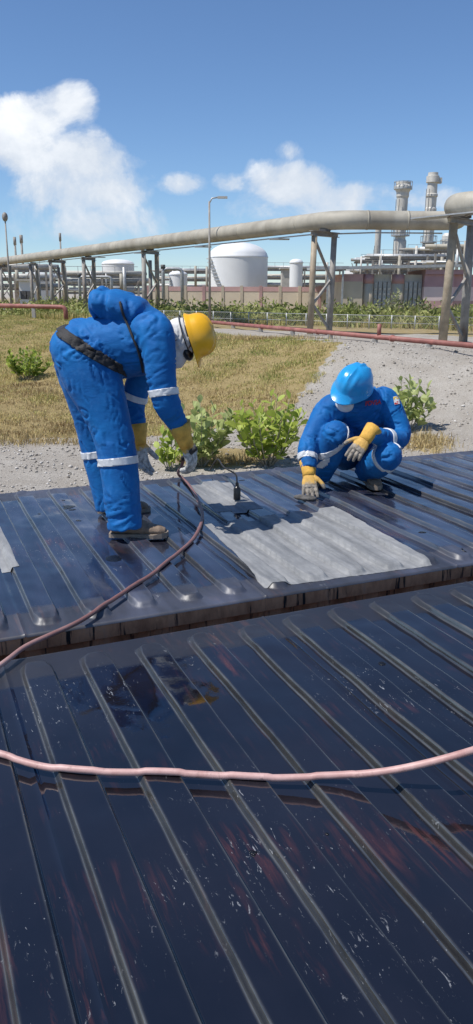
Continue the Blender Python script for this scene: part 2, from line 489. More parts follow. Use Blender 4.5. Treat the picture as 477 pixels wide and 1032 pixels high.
def ground_mat():
    def fn(N, bs, p):
        f = N.noise(p, 1.1, 6, 0.6)
        fine = N.noise(p, 26, 5, 0.75)
        c = N.ramp(f, [(0.3, (0.38, 0.345, 0.295)), (0.7, (0.50, 0.47, 0.42))])
        c = N.mix(N.ramp(fine, [(0.30, 0.75), (0.62, 0.0)]), c, (0.15, 0.13, 0.11))
        c = N.mix(N.ramp(N.noise(p, 55, 3, 0.7), [(0.60, 0.0), (0.72, 0.8)]), c, (0.50, 0.48, 0.45))
        a = N.n('ShaderNodeAttribute'); a.attribute_name = 'soil'
        soil = N.ramp(N.noise(p, 2.6, 7, 0.7), [(0.3, (0.24, 0.18, 0.085)), (0.7, (0.36, 0.285, 0.14))])
        e = N.math('ADD', a.outputs['Fac'], N.math('MULTIPLY', N.math('SUBTRACT', N.noise(p, 3.5, 6, 0.7), 0.5), 0.7))
        c = N.mix(N.ramp(e, [(0.4, 0.0), (0.6, 1.0)]), c, soil)
        N.put(bs.inputs['Base Color'], c); bs.inputs['Roughness'].default_value = 0.95
        bs.inputs['Specular IOR Level'].default_value = 0.15
        bump(N, bs, fine, 0.8, 0.05)
    return mat('stony_ground', fn)
def build_ground():
    xs = np.concatenate([np.linspace(-3000, -130, 9), np.linspace(-120, -26, 24), np.arange(-25, 25.1, 0.32), np.linspace(26, 120, 24), np.linspace(130, 3000, 9)])
    ys = np.concatenate([np.linspace(-600, -15, 7), np.linspace(-10, 9, 12), np.arange(9.4, 48, 0.3), np.linspace(49, 160, 50), np.linspace(175, 5200, 14)])
    X, Y = np.meshgrid(xs, ys); Z = terrain(X, Y)
    V = np.stack([X, Y, Z], -1).reshape(-1, 3); nx = len(xs); ny = len(ys)
    i = np.arange(nx - 1)[None, :] + nx * np.arange(ny - 1)[:, None]; i = i.ravel()
    F = np.stack([i, i + 1, i + 1 + nx, i + nx], -1)
    o = np_mesh('ground', V, F, ground_mat(), None, True)
    s = in_poly(V[:, 0], V[:, 1], MEADOW).astype(np.float32)
    # brown soil also round the bushes behind the containers and under the far scrub
    s = np.maximum(s, ((V[:, 1] > 46 - V[:, 0] * 0.55) & (V[:, 1] < 400)).astype(np.float32) * 0.6)
    b = on_ground(225, 462); s = np.maximum(s, np.exp(-((V[:, 0] - b.x) ** 2 / 2.2 + (V[:, 1] - b.y) ** 2 / 1.6)).astype(np.float32) * 1.0)
    b = on_ground(425, 447); s = np.maximum(s, np.exp(-((V[:, 0] - b.x) ** 2 / 1.5 + (V[:, 1] - b.y) ** 2 / 2.0)).astype(np.float32) * 0.7)
    at_ = o.data.attributes.new('soil', 'FLOAT', 'POINT'); at_.data.foreach_set('value', s)
    tag(o, 'pale stony ground rising as a low bank to the pipeline', kind='structure')
build_ground()

# ------------------------------------------------------------------ the two containers
TH = R(23.3)
U = Vector((math.cos(TH), math.sin(TH), 0)); AWAY = Vector((-math.sin(TH), math.cos(TH), 0))
def uy(u, y, z=0.0): return U * u + AWAY * y + Vector((0, 0, z))
CW, CL, CHT = 2.438, 12.19, 2.6
PITCHC, RAISE, SLW = 0.2215, 0.024, 0.0105
NEAR_Y0, FAR_Y0 = 0.385, 3.035           # distance of each container's near edge, measured across
class Roof:
    def __init__(s, y0, up0, seed, damage):
        s.y0, s.up0, s.damage = y0, up0, damage
        s.seam0 = up0 - 0.057
        s.w1, s.w2, s.w3 = Waves(0.55, seed, 20), Waves(0.13, seed + 1, 24), Waves(0.05, seed + 2, 24)
        s.wd = Waves(0.4, seed + 3, 12)
        g = np.random.default_rng(seed); s.e0 = g.uniform(0.045, 0.085, 400); s.e1 = g.uniform(0.045, 0.085, 400)
    def h(s, u, y):
        """roof height over the flat margin; u along, y across from the near edge"""
        u = np.asarray(u, float); y = np.asarray(y, float)
        k = np.floor((u - s.up0 + 0.0575) / PITCHC); c = (u - s.up0) - k * PITCHC
        ki = (k.astype(int) + 200) % 400
        half = 0.1095 / 2 + SLW / 2
        cx = np.abs(c - 0.1095 / 2); yl, yh = s.e0[ki], CW - s.e1[ki]
        cy = np.abs(y - (yl + yh) / 2); rr = 0.045
        qx, qy = cx - half + rr, cy - (yh - yl) / 2 + rr
        d = np.hypot(np.maximum(qx, 0), np.maximum(qy, 0)) + np.minimum(np.maximum(qx, qy), 0) - rr
        sw = SLW * (1 + 1.8 * sstep(cy - (yh - yl) / 2, -0.12, 0.0))
        z = RAISE * np.clip(0.65 * np.clip(-d / sw, 0, 1) + 0.35 * sstep(-d, 0, sw), 0, 1)
        s.rub = (np.exp(-((d) / .0028) ** 2) * .8 + np.exp(-((d + sw) / .0032) ** 2)) * sstep(np.minimum(y, CW - y), .10, .30)
        edge = np.clip(np.minimum(y, CW - y) / 0.15, 0, 1)
        dent = 0.0016 * s.w1(u, y) + 0.0006 * s.w2(u, y) + 0.00012 * s.w3(u, y)
        z = z + edge * dent * (1 + 0.25 * s.damage)
        # beaten ends of the ridges
        en = sstep(0.30 - np.minimum(y, CW - y), 0, 0.2) * s.damage
        z = z + en * 0.003 * s.w2(u * 1.3, y * 1.3) * (z > 0.004)
        return z
NEAR = Roof(NEAR_Y0, 0.293, 21, 0.35)
FAR = Roof(FAR_Y0, 0.41, 33, 1.0)

def make_container(rf, uc, paint, label):
    root = empty('shipping_container', uy(uc, rf.y0 + CW / 2, Z_LOW), TH)
    def put(mb_or_obj):
        mb_or_obj.matrix_parent_inverse = Matrix.Identity(4); return mb_or_obj
    T = CHT            # flat margin of the roof lies at world z = 0
    u0, u1 = uc - CL / 2, uc + CL / 2
    k0 = math.ceil((u0 - rf.seam0) / (PITCHC * 5)); seams = [u0]
    while rf.seam0 + k0 * PITCHC * 5 < u1 - 0.1:
        q = rf.seam0 + k0 * PITCHC * 5
        if q > u0 + 0.3: seams.append(q)
        k0 += 1
    seams.append(u1)
    ys = np.unique(np.concatenate([np.arange(0, 0.2, 0.008), np.linspace(0.2, CW - 0.2, 46), np.arange(CW - 0.2, CW, 0.008), [CW]])); ys = np.concatenate([[-.0035, -.0005], ys[1:-1], [CW + .0005, CW + .0035]])
    for a, b in zip(seams[:-1], seams[1:]):
        vis = b > -1.6 and a < 5.5
        us = np.linspace(a, b, max(6, int((b - a) / 0.018)))
        if vis:
            ks = np.arange(math.floor((a - rf.up0) / PITCHC) - 1, math.ceil((b - rf.up0) / PITCHC) + 1)
            ed = np.concatenate([rf.up0 + ks * PITCHC - SLW / 2, rf.up0 + ks * PITCHC + 0.1095 + SLW / 2])
            dense = (ed[:, None] + np.linspace(-.014, .014, 13)[None]).ravel()
            corner = (ed[:, None] + np.linspace(-.05, .05, 13)[None]).ravel()
            us = np.unique(np.round(np.concatenate([us, dense, corner]), 4)); us = us[(us > a + .0005) & (us < b - .0005)]; us = np.concatenate([[a], us, [b]])
        A, Y = np.meshgrid(us, ys); Z = rf.h(A, Y); Z[0, :] = -.013; Z[-1, :] = -.013
        near_seam = np.minimum(np.abs(A - a), np.abs(A - b))
        Z = Z + 0.004 * np.exp(-(near_seam / 0.006) ** 2)          # weld bead along the seam
        V = np.stack([A - uc, Y - CW / 2, Z + T], -1).reshape(-1, 3); nx, ny = len(us), len(ys)
        i = (np.arange(nx - 1)[None, :] + nx * np.arange(ny - 1)[:, None]).ravel()
        F = np.stack([i, i + 1, i + 1 + nx, i + nx], -1)
        rub = rf.rub; pn = put(np_mesh('roof_panel', V, F, paint, root, True))
        q = pn.data.attributes.new('rub', 'FLOAT', 'POINT'); q.data.foreach_set('value', rub.ravel().astype(np.float32))
    rust = rust_side()
    for s in (-1, 1):
        y = s * CW / 2
        m = MB().box((-CL / 2, min(y, y - s * 0.06), T - 0.075), (CL / 2, max(y, y - s * 0.06), T - 0.006))
        put(m.build('top_rail', rust, root))
        m = MB().box((-CL / 2 + 0.17, min(y, y - s * 0.06), 0.0), (CL / 2 - 0.17, max(y, y - s * 0.06), 0.16))
        put(m.build('bottom_rail', rust, root))
        # pressed side wall
        vs, fs = [], []; x = -CL / 2 + 0.17; k = 0
        prof = [(0.0, 0.0), (0.07, 0.0), (0.138, 0.036), (0.208, 0.036)]
        while x < CL / 2 - 0.45:
            for dx, dy in prof:
                yy = y - s * (0.012 + dy); vs += [(x + dx, yy, 0.16), (x + dx, yy, T - 0.07)]
            x += 0.276
        vs += [(CL / 2 - 0.17, y - s * 0.012, 0.16), (CL / 2 - 0.17, y - s * 0.012, T - 0.07)]
        fs = [(2 * i, 2 * i + 2, 2 * i + 3, 2 * i + 1) for i in range(len(vs) // 2 - 1)]
        put(MB().add(vs, fs).build('side_wall', rust, root))
        # end frames, with corner posts and castings
        for e in (-1, 1):
            x = e * CL / 2
            put(MB().box((min(x, x - e * 0.165), min(y - s * .003, y - s * 0.16), 0.12), (max(x, x - e * 0.165), max(y - s * .003, y - s * 0.16), T - 0.13)).build('corner_post', rust, root))
            for z0 in (0.0, T - 0.125):
                put(MB().box((min(x + e * .004, x - e * 0.175), min(y + s * .004, y - s * 0.165), z0), (max(x + e * .004, x - e * 0.175), max(y + s * .004, y - s * 0.165), z0 + 0.119)).build('corner_casting', rust, root))
    for e in (-1, 1):
        x = e * CL / 2
        m = MB().box((min(x, x - e * 0.05), -CW / 2 + 0.17, 0.0), (max(x, x - e * 0.05), CW / 2 - 0.17, T - 0.01))
        put(m.build('end_wall' if e < 0 else 'door', rust, root))
    tag(root, label, 'container', 'shipping containers standing side by side')
    return root
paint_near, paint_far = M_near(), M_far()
near_c = make_container(NEAR, 1.6, paint_near, 'nearest container roof, mirror-black paint, crossed by the pink hose')
far_c = make_container(FAR, 1.6, paint_far, 'farther container roof, dusty black paint tinted blue as sky reflection, both workers on top of it')

tar = plain('tar', (0.006, 0.006, 0.007), 0.25, 0.3, 30, bmp=0.5)
def blot(rf, root, px, py, r, name, seed, uc=1.6, lift=0.002, asp=1.0):
    """a small ragged patch lying on a roof"""
    p = gz(px, py, 0.01); u, y = p.dot(U), p.dot(AWAY)
    n = 18; g = np.random.default_rng(seed); rad = r * (1 + 0.35 * np.interp(np.arange(n), np.arange(0, n + 1, 3), np.append(g.normal(size=6), 0)))
    rad = np.clip(rad, r * .45, r * 1.6)
    ring = [(u + rad[i] * math.cos(6.283 * i / n), y + asp * rad[i] * math.sin(6.283 * i / n)) for i in range(n)]
    vs = []
    for q in ring: vs.append((q[0] - uc, q[1] - rf.y0 - CW / 2, float(rf.h(q[0], q[1] - rf.y0)) + CHT + 0.0005))
    for q in ring:
        a, b = u + (q[0] - u) * .8, y + (q[1] - y) * .8
        vs.append((a - uc, b - rf.y0 - CW / 2, float(rf.h(a, b - rf.y0)) + CHT + lift))
    vs.append((u - uc, y - rf.y0 - CW / 2, float(rf.h(u, y - rf.y0)) + CHT + lift))
    fs = [(i, (i + 1) % n, n + (i + 1) % n, n + i) for i in range(n)] + [(n + i, n + (i + 1) % n, 2 * n) for i in range(n)]
    o = MB().add(vs, fs).build(name, tar, root, True); o.matrix_parent_inverse = Matrix.Identity(4)
    return o
for i, (px, py, r) in enumerate([(69, 513, .042), (74, 516, .022), (115, 565, .045), (64, 506, .012), (80, 527, .012), (244, 486, .02), (40, 520, .008)]):
    blot(FAR, far_c, px, py, r, 'hole_spot', 50 + i)  # raised black patches standing in for dark openings in the roof
for i, (px, py, r) in enumerate([(256, 856, .011), (385, 667, .014), (330, 838, .006)]):
    blot(NEAR, near_c, px, py, r, 'hole_spot', 70 + i)  # black stand-ins for openings on the near roof
for i, (px, py, r, a) in enumerate([(426, 539, .026, .7), (468, 556, .02, 1.5)]):
    blot(FAR, far_c, px, py, r, 'tar_smear', 90 + i, asp=a, lift=.003)

# ------------------------------------------------------------------ repair sheets laid on the far roof
WET_U0, WET_Y0 = -0.12, 0.06
def sheet(name, corners, mtl, label, wob, seed, nu=70, nv=60, soft=0.0, lift=0.003):
    """corners (u, y): near-left, near-right, far-right, far-left"""
    c = [Vector((a, b)) for a, b in corners]; mid = sum(c, Vector((0, 0))) / 4
    S, Tt = np.meshgrid(np.linspace(0, 1, nu), np.linspace(0, 1, nv))
    A = np.zeros_like(S); B = np.zeros_like(S)
    for k, w in enumerate([(1 - S) * (1 - Tt), S * (1 - Tt), S * Tt, (1 - S) * Tt]):
        A += w * c[k].x; B += w * c[k].y
    w1 = Waves(0.28, seed, 12); w2 = Waves(0.07, seed + 1, 12)
    e = np.minimum(np.minimum(S, 1 - S), np.minimum(Tt, 1 - Tt)); fall = np.exp(-e / 0.08)
    A = A + fall * wob * (w1(A, B) + 0.15 * w2(A, B)); B = B + fall * wob * (w1(B + 9, A) + 0.15 * w2(B, A + 4))
    Z = np.max([FAR.h(A + o, B - FAR_Y0) for o in (-.006, -.003, 0, .003, .006)], axis=0)
    if soft: Z = Z * (1 - soft) + soft * RAISE * 0.75
    Z = Z + lift + 0.0006 * w2(A * 2, B * 2)
    top = np.stack([A - mid.x, B - mid.y, Z], -1).reshape(-1, 3)
    bot = top.copy(); bot[:, 2] -= lift * 0.8
    n = nu * nv; i = (np.arange(nu - 1)[None, :] + nu * np.arange(nv - 1)[:, None]).ravel()
    F = np.stack([i, i + 1, i + 1 + nu, i + nu], -1); Fb = F[:, ::-1] + n
    idx = np.arange(n).reshape(nv, nu)
    rim = np.concatenate([idx[0, :], idx[1:, -1], idx[-1, -2::-1], idx[-2:0:-1, 0]])
    nx = np.roll(rim, -1); Fr = np.stack([rim + n, nx + n, nx, rim], -1)
    o = np_mesh(name, np.concatenate([top, bot]), np.concatenate([F, Fb, Fr]), mtl, None, True)
    smooth_by_angle(o, 50)
    o.location = uy(mid.x, mid.y, 0); o.rotation_euler = (0, 0, TH)
    return tag(o, label, 'sheet', 'grey repair sheets on the far roof')
SHEET_WET = sheet_mat('part_coated_sheet', True); SHEET_DRY = sheet_mat('bare_sheet', False)
sheet('repair_sheet', [(1.50, 3.125), (2.45, 3.085), (2.52, 4.22), (1.58, 4.16)], SHEET_WET,
      'large grey repair sheet in front of the crouching worker, partly in shade', 0.0035, 5, 190, 110, 0.0, 0.0016)
sheet('repair_sheet', [(1.75, 4.385), (2.06, 4.35), (2.17, 5.15), (1.83, 5.20)], SHEET_DRY,
      'small pale grey sheet by the far roof edge, burner resting on it', 0.003, 8, 70, 60, 0.2, 0.003)
sheet('repair_sheet', [(-0.35, 3.83), (0.445, 3.83), (0.44, 4.62), (-0.35, 4.60)], SHEET_DRY,
      'pale grey sheet cut off by the left picture edge', 0.0015, 12, 120, 50, 0.0, 0.002)

# ------------------------------------------------------------------ hose
def build_hose():
    pts = [at(185, 462, 4.36), at(183, 470, 4.55), gz(180, 478, 0.06) * 1.0]
    z = RAISE + 0.0115
    for px, py in [(190, 488), (200, 505), (204, 522), (195, 543), (172, 563), (150, 580), (120, 600), (85, 622), (55, 637), (24, 652), (2, 668), (-45, 704), (-70, 730), (-40, 748), (0, 760), (30, 768), (62, 773), (110, 777), (165, 778), (215, 780), (265, 782)]:
        pts.append(gz(px, py, z))
    for px, py, zz in [(310, 782, z + 0.006), (350, 781, z + .02), (390, 777, z + .045), (430, 769, z + .08), (477, 756, z + .12), (540, 735, z + .14), (640, 700, z + .05), (760, 680, z)]:
        pts.append(gz(px, py, zz))
    path = catmull(pts, 9)
    for i, q in enumerate(path):
        if q.y < 3.9 and q.z < .06:
            k = i * .17; q.x += .003 * math.sin(k * 1.7); q.y += .003 * math.sin(k + 1) 
            lo = 1 - float(np.clip((NEAR if q.dot(AWAY) < 2.9 else FAR).h(q.dot(U), q.dot(AWAY) - (NEAR_Y0 if q.dot(AWAY) < 2.9 else FAR_Y0)) / RAISE, 0, 1)); q.z -= .004 * lo
    def fn(N, bs, p):
        f = N.noise(p, 9, 6, 0.7)
        c = N.ramp(f, [(0.32, (0.40, 0.22, 0.20)), (0.68, (0.60, 0.40, 0.37))])
        c = N.mix(N.ramp(N.noise(p, 30, 5, 0.7), [(0.58, 0.0), (0.7, 0.6)]), c, (0.16, 0.09, 0.08))
        sy = N.n('ShaderNodeSeparateXYZ'); N.put(sy.inputs[0], p)
        c = N.mix(N.ramp(N.math('MULTIPLY', sy.outputs[1], 0.2), [(0.46, 0.0), (0.6, 0.8)]), c, (0.13, 0.05, 0.045))   # end nearer the burner is tar-stained
        N.put(bs.inputs['Base Color'], c); bs.inputs['Roughness'].default_value = 0.5
        bump(N, bs, f, 0.2, 0.004)
    o = MB().tube(path, 0.0105, 10).build('gas_hose', mat('hose_rubber', fn), None, True)
    tag(o, 'long pink rubber hose snaking over both container roofs', 'hose')
build_hose()

# ------------------------------------------------------------------ plant beyond the bank
steel = plain('grey_steel', (0.30, 0.285, 0.26), 0.6, 0.2, 3.0, stain=(0.20, 0.11, 0.06), stain_amt=0.6)
tan_steel = plain('tan_painted_steel', (0.36, 0.30, 0.215), 0.6, 0.2, 3.0, stain=(0.22, 0.14, 0.09), stain_amt=0.5)
pipe_mat = plain('pipe_cladding', (0.37, 0.345, 0.285), 0.6, 0.16, 0.9, stain=(0.22, 0.19, 0.14), stain_amt=0.6)
galv = plain('galvanised', (0.42, 0.43, 0.43), 0.45, 0.15, 4.0, metal=0.3)
tank_white = plain('tank_white', (0.72, 0.73, 0.73), 0.5, 0.05, 0.25, stain=(0.58, 0.57, 0.54), stain_amt=0.35)
stack_mat = plain('stack_paint', (0.58, 0.56, 0.51), 0.5, 0.15, 0.5, stain=(0.30, 0.27, 0.23), stain_amt=0.5)
red_pipe_mat = plain('red_pipe', (0.30, 0.11, 0.09), 0.6, 0.2, 2.0, stain=(0.40, 0.22, 0.18), stain_amt=0.5)
cream = plain('cream_wall', (0.58, 0.50, 0.38), 0.85, 0.07, 0.6, stain=(0.46, 0.38, 0.29), stain_amt=0.4)
pink = plain('pink_wall', (0.52, 0.33, 0.31), 0.85, 0.1, 0.8)
maroon = plain('maroon_wall', (0.46, 0.29, 0.31), 0.85, 0.1, 0.8)
palep = plain('pale_pink_wall', (0.72, 0.58, 0.56), 0.85, 0.06, 0.6)
dark_steel = plain('dark_steel', (0.10, 0.10, 0.10), 0.6, 0.2, 3.0)
conc = plain('concrete', (0.44, 0.42, 0.38), 0.9, 0.1, 2.0, bmp=0.3)

PIPE_Z, PIPE_R = 4.87, 0.45
P_far = gz(-60, 271.0, PIPE_Z); P_bend = gz(338, 221.5, PIPE_Z)
pdir = (P_far - P_bend); pdir.z = 0; pdir.normalize()
pnorm = Vector((pdir.y, -pdir.x, 0))            # across the pipeline, away from the camera side to the right
P_start = P_bend + pdir * 190
P_jog = at(462, 224, P_bend.y + 0.3); P_jog.z = PIPE_Z
P_loop = at(458, 204, 33.2); P_loop.z = PIPE_Z
P_end = P_loop + Vector((0.93, -0.37, 0)) * 26
def fillet(pts, r, n=7):
    out = [pts[0]]
    for i in range(1, len(pts) - 1):
        a = (pts[i - 1] - pts[i]).normalized(); b = (pts[i + 1] - pts[i]).normalized()
        p, q = pts[i] + a * r, pts[i] + b * r
        for k in range(n + 1):
            t = k / n; out.append((p * (1 - t) + pts[i] * t) * (1 - t) + (pts[i] * (1 - t) + q * t) * t)
    out.append(pts[-1]); return out
def build_pipeline():
    root = empty('overhead_pipeline', (P_bend.x, P_bend.y, Z_UP))
    path = [P_start] + [P_bend + pdir * d for d in (130, 90, 60, 40, 20, 8)] + [P_bend, P_jog, P_loop, P_end]
    full = fillet(path, 1.25)
    MB().tube(full, PIPE_R, 24, side=(0, 0, 1)).build('pipe', pipe_mat, root, True)
    for d in [3, 9, 15, 21, 28, 36, 45, 55, 66, 80]:                  # cladding joints
        c = P_bend + pdir * d
        MB().cyl(c - pdir * 0.06, c + pdir * 0.06, PIPE_R + 0.012, n=24).build('joint_band', pipe_mat, root, True)
    jd = (P_jog - P_bend).normalized()
    for d in (1.6, 3.6):
        c = P_bend + jd * d; MB().cyl(c - jd * 0.05, c + jd * 0.05, PIPE_R + 0.012, n=24).build('joint_band', pipe_mat, root, True)
    ed = (P_end - P_loop).normalized()
    for d in (1.35, 4.2):
        c = P_loop + ed * d; MB().cyl(c - ed * 0.09, c + ed * 0.09, PIPE_R + 0.03, n=24).build('collar', pipe_mat, root, True)
    low = [q + Vector((0, 0, -PIPE_R - 0.14)) - pnorm * 0.1 for q in [P_start] + [P_bend + pdir * d for d in (60, 20, 2)] + [P_bend + jd * 2, P_bend + jd * 5.5]]
    MB().tube(low, 0.035, 6).build('conduit', galv, root, True)
    for d in (5, 14, 24, 33, 46):
        c = P_bend + pdir * d + Vector((0, 0, -PIPE_R - 0.19))
        MB().box(c - Vector((0.55, 0.25, 0.04)), c + Vector((0.55, 0.25, 0.02))).build('bracket', galv, root)
    tag(root, 'thick pale grey pipeline crossing the picture on steel trestles', 'pipeline')
build_pipeline()

def trestle(foot_a, foot_b, top_a, top_b, w, m1, m2, label, extra=None, brace=True):
    """a pipe support: two posts with cap beam and cross bracing"""
    c = (Vector(foot_a) + Vector(foot_b)) / 2
    root = empty('pipe_support', c)
    a, b, ta, tb = map(Vector, (foot_a, foot_b, top_a, top_b))
    MB().cyl(a - Vector((0, 0, .1)), ta, w * 0.55, w * 0.5, 12).build('post', m1, root, True)
    MB().cyl(b - Vector((0, 0, .1)), tb, w * 0.55, w * 0.5, 12).build('post', m2, root, True)
    d = (tb - ta).normalized()
    MB().ibar(ta - d * 0.3 + Vector((0, 0, .1)), tb + d * 0.3 + Vector((0, 0, .1)), 0.24, 0.24).build('cap_beam', steel, root)
    if brace:
        L = lambda p, q, t: p + (q - p) * t
        for t0, t1, f in ((0.97, 0.55, 0), (0.58, 0.30, 1), (0.34, 0.04, 0)):
            p, q = (L(a, ta, t0), L(b, tb, t1)) if f == 0 else (L(b, tb, t0), L(a, ta, t1))
            MB().bar(p, q, 0.11, 0.11).build('brace', steel, root)
    top = (ta + tb) / 2 + Vector((0, 0, 0.22))
    MB().box(top - Vector((0.28, 0.2, 0.0)), top + Vector((0.28, 0.2, PIPE_Z - PIPE_R - top.z + 0.06))).build('saddle', dark_steel, root)
    if extra:
        for p, q in extra: MB().cyl(p, q, w * 0.42, n=10).build('post', steel, root, True)
    for q in (a, b):
        MB().box(q - Vector((0.3, 0.3, 0.2)), q + Vector((0.3, 0.3, 0.06))).build('footing', conc, root)
    return tag(root, label, 'pipe support', 'trestles carrying the overhead pipeline')
def G(px, Y):
    p = at(px, 300, Y); return Vector((p.x, Y, tz(p.x, Y)))
def topat(px, Y, z): p = at(px, 240, Y); return Vector((p.x, Y, z))
zc = PIPE_Z - PIPE_R - 0.28
trestle(G(313.5, 40.6), G(333, 41.8), topat(317, 40.6, zc), topat(337, 41.8, zc), 0.30, tan_steel, steel, 'braced two-post trestle under the pipeline bend, between white tank and building')
trestle(G(449.5, 33.2), G(470.5, 34.4), topat(456.5, 33.2, zc), topat(474, 34.4, zc), 0.34, tan_steel, steel, 'braced trestle with leaning tan post at the right picture edge')
def far_trestle(px0, px1, Y, label, n=2):
    a, b = G(px0, Y), G(px1, Y + 1.4); ta, tb = Vector((a.x, a.y, zc)), Vector((b.x, b.y, zc))
    ex = []
    for k in range(n):
        t = (k + 0.5) / n; p = a.lerp(b, t) + Vector((0, 2.0, 0)); ex.append((p, Vector((p.x, p.y, zc - 0.4))))
    trestle(a, b, ta, tb, 0.34, steel, tan_steel, label, ex)
far_trestle(146, 159, 60, 'tangle of four grey posts under the pipeline above the bent worker')
far_trestle(53, 66, 79, 'weathered four-post trestle above the elbow of the left red pipe')
far_trestle(3, 12, 95, 'distant trestle at the left picture edge beside the lamp mast', 1)
far_trestle(86, 96, 72, 'slim far trestle half hidden behind the blue hood', 1)
far_trestle(33, 39, 88, 'thin distant trestle second from the left edge', 1)

# red lines near the ground
def red_line(name, pts, r, label, stands):
    root = empty(name, (pts[0].x, pts[0].y, tz(pts[0].x, pts[0].y)))
    MB().tube(fillet(pts, 0.35, 5) if len(pts) > 2 else pts, r, 14, side=(0, 1, 0)).build('pipe', red_pipe_mat, root, True)
    for p in stands:
        g = tz(p.x, p.y)
        MB().box((p.x - 0.12, p.y - 0.12, g - 0.1), (p.x + 0.12, p.y + 0.12, p.z - r + 0.02)).build('stand', conc, root)
    L = (pts[1] - pts[0]).length; d = (pts[1] - pts[0]).normalized()
    for k in range(1, int(L / 6)):
        c = pts[0] + d * (6 * k); MB().cyl(c - d * .05, c + d * .05, r * 1.35, n=14).build('flange', red_pipe_mat, root, True)
    return tag(root, label, 'pipe')
rz = Z_UP + 0.33
ra, rb = gz(500, 350.5, rz), gz(190, 322.5, rz)
red_line('ground_pipe', [ra, rb], 0.105, 'faded red pipe running low along the fence on the right', [ra.lerp(rb, k / 8) for k in range(9)])
la, lb = at(-60, 306.5, 60), at(66, 309.5, 58); lc = Vector((lb.x + .02, lb.y, tz(lb.x, lb.y) - 0.2))
red_line('ground_pipe', [la, lb, lc], 0.16, 'dark red raised pipe with a downward elbow at the left', [la.lerp(lb, .35), la.lerp(lb, .75)])
vb = ra.lerp(rb, 0.24)
MB().cyl(Vector((vb.x, vb.y - .02, rz + .1)), Vector((vb.x, vb.y - .02, rz + .55)), 0.09, n=10).build('hydrant_stub', red_pipe_mat, None, True)
tag(bpy.data.objects['hydrant_stub'], 'short upright stub on the low red pipe right of centre', 'hydrant')

# fence
def build_fence():
    a, b = gz(520, 336.5, Z_UP + 0.02), gz(150, 324.5, Z_UP + 0.02)
    d = b - a; L = d.length; d.normalize(); H = 0.84
    root = empty('boundary_fence', (a.x, a.y, Z_UP))
    n = int(L / 1.45)
    for k in range(n + 1):
        p = a + d * (L * k / n); g = tz(p.x, p.y)
        MB().cyl((p.x, p.y, g - 0.1), (p.x, p.y, Z_UP + H + 0.04), 0.035, n=8).build('post', galv, root, True)
    for z in (H, 0.42):
        MB().cyl((a.x, a.y, Z_UP + z), (b.x, b.y, Z_UP + z), 0.018, n=6).build('rail', galv, root, True)
    m = MB(); s = 0.16; k = 0
    while k * s < L - H:                                          # chain-link: crossing diagonal wires
        p = a + d * (k * s); q = a + d * (k * s + H)
        m.bar((p.x, p.y, Z_UP + .02), (q.x, q.y, Z_UP + H), 0.005); m.bar((q.x, q.y, Z_UP + .02), (p.x, p.y, Z_UP + H), 0.005); k += 1
    tag(m.build('wire_mesh', galv, root), kind='stuff')
    tag(root, 'low galvanised chain-link fence behind the red pipe', 'fence')
build_fence()

# lamp masts
def lamp_post(px, Y, ytop, label, arm=0.0, floods=False):
    b = G(px, Y); t = at(px, ytop, Y); root = empty('lamp_post', b)
    top = Vector((b.x, b.y, t.z))
    MB().cyl(b - Vector((0, 0, .1)), top, 0.085, 0.055, 10).build('pole', steel, root, True)
    MB().box(b - Vector((.22, .22, .1)), b + Vector((.22, .22, .12))).build('base', conc, root)
    if arm:
        e = top + Vector((arm, 0.1, 0.25)); MB().tube([top - Vector((0, 0, .1)), top + Vector((arm * .3, 0, .18)), e], 0.045, 8).build('arm', galv, root, True)
        MB().box(e + Vector((-0.05, -.12, -.07)), e + Vector((.55, .12, .05))).build('lamp_head', stack_mat, root)
    if floods:
        MB().ball(top + Vector((0, 0, .25)), (0.24, 0.24, 0.36), 12).build('lamp_head', steel, root, True)
    return tag(root, label, 'lamp post', 'lamp posts around the plant')
lamp_post(211.5, 50, 203, 'slim grey lamp post with arm, left of the white tank', arm=0.55)
lamp_post(11, 66, 222, 'lamp mast with dark round head at the far left', floods=True)
def mast(px, Y, yt, r, label):
    b = G(px, Y); t = at(px, yt, Y); root = empty('vent_mast', b)
    MB().cyl(b, (b.x, b.y, t.z), r, r * .8, 8).build('tube', steel, root, True)
    MB().cyl((b.x, b.y, t.z - 1.2), (b.x, b.y, t.z + .2), r * 1.25, n=8).build('tip', steel, root, True)
    tag(root, label, 'mast', 'thin dark vent masts on the left skyline')
mast(19, 150, 240, .22, 'thin dark mast just right of the round-headed lamp')
mast(25.5, 150, 238, .25, 'taller of the paired dark masts on the left skyline')
mast(64, 150, 236, .18, 'lone dark vent mast above the left trestles')

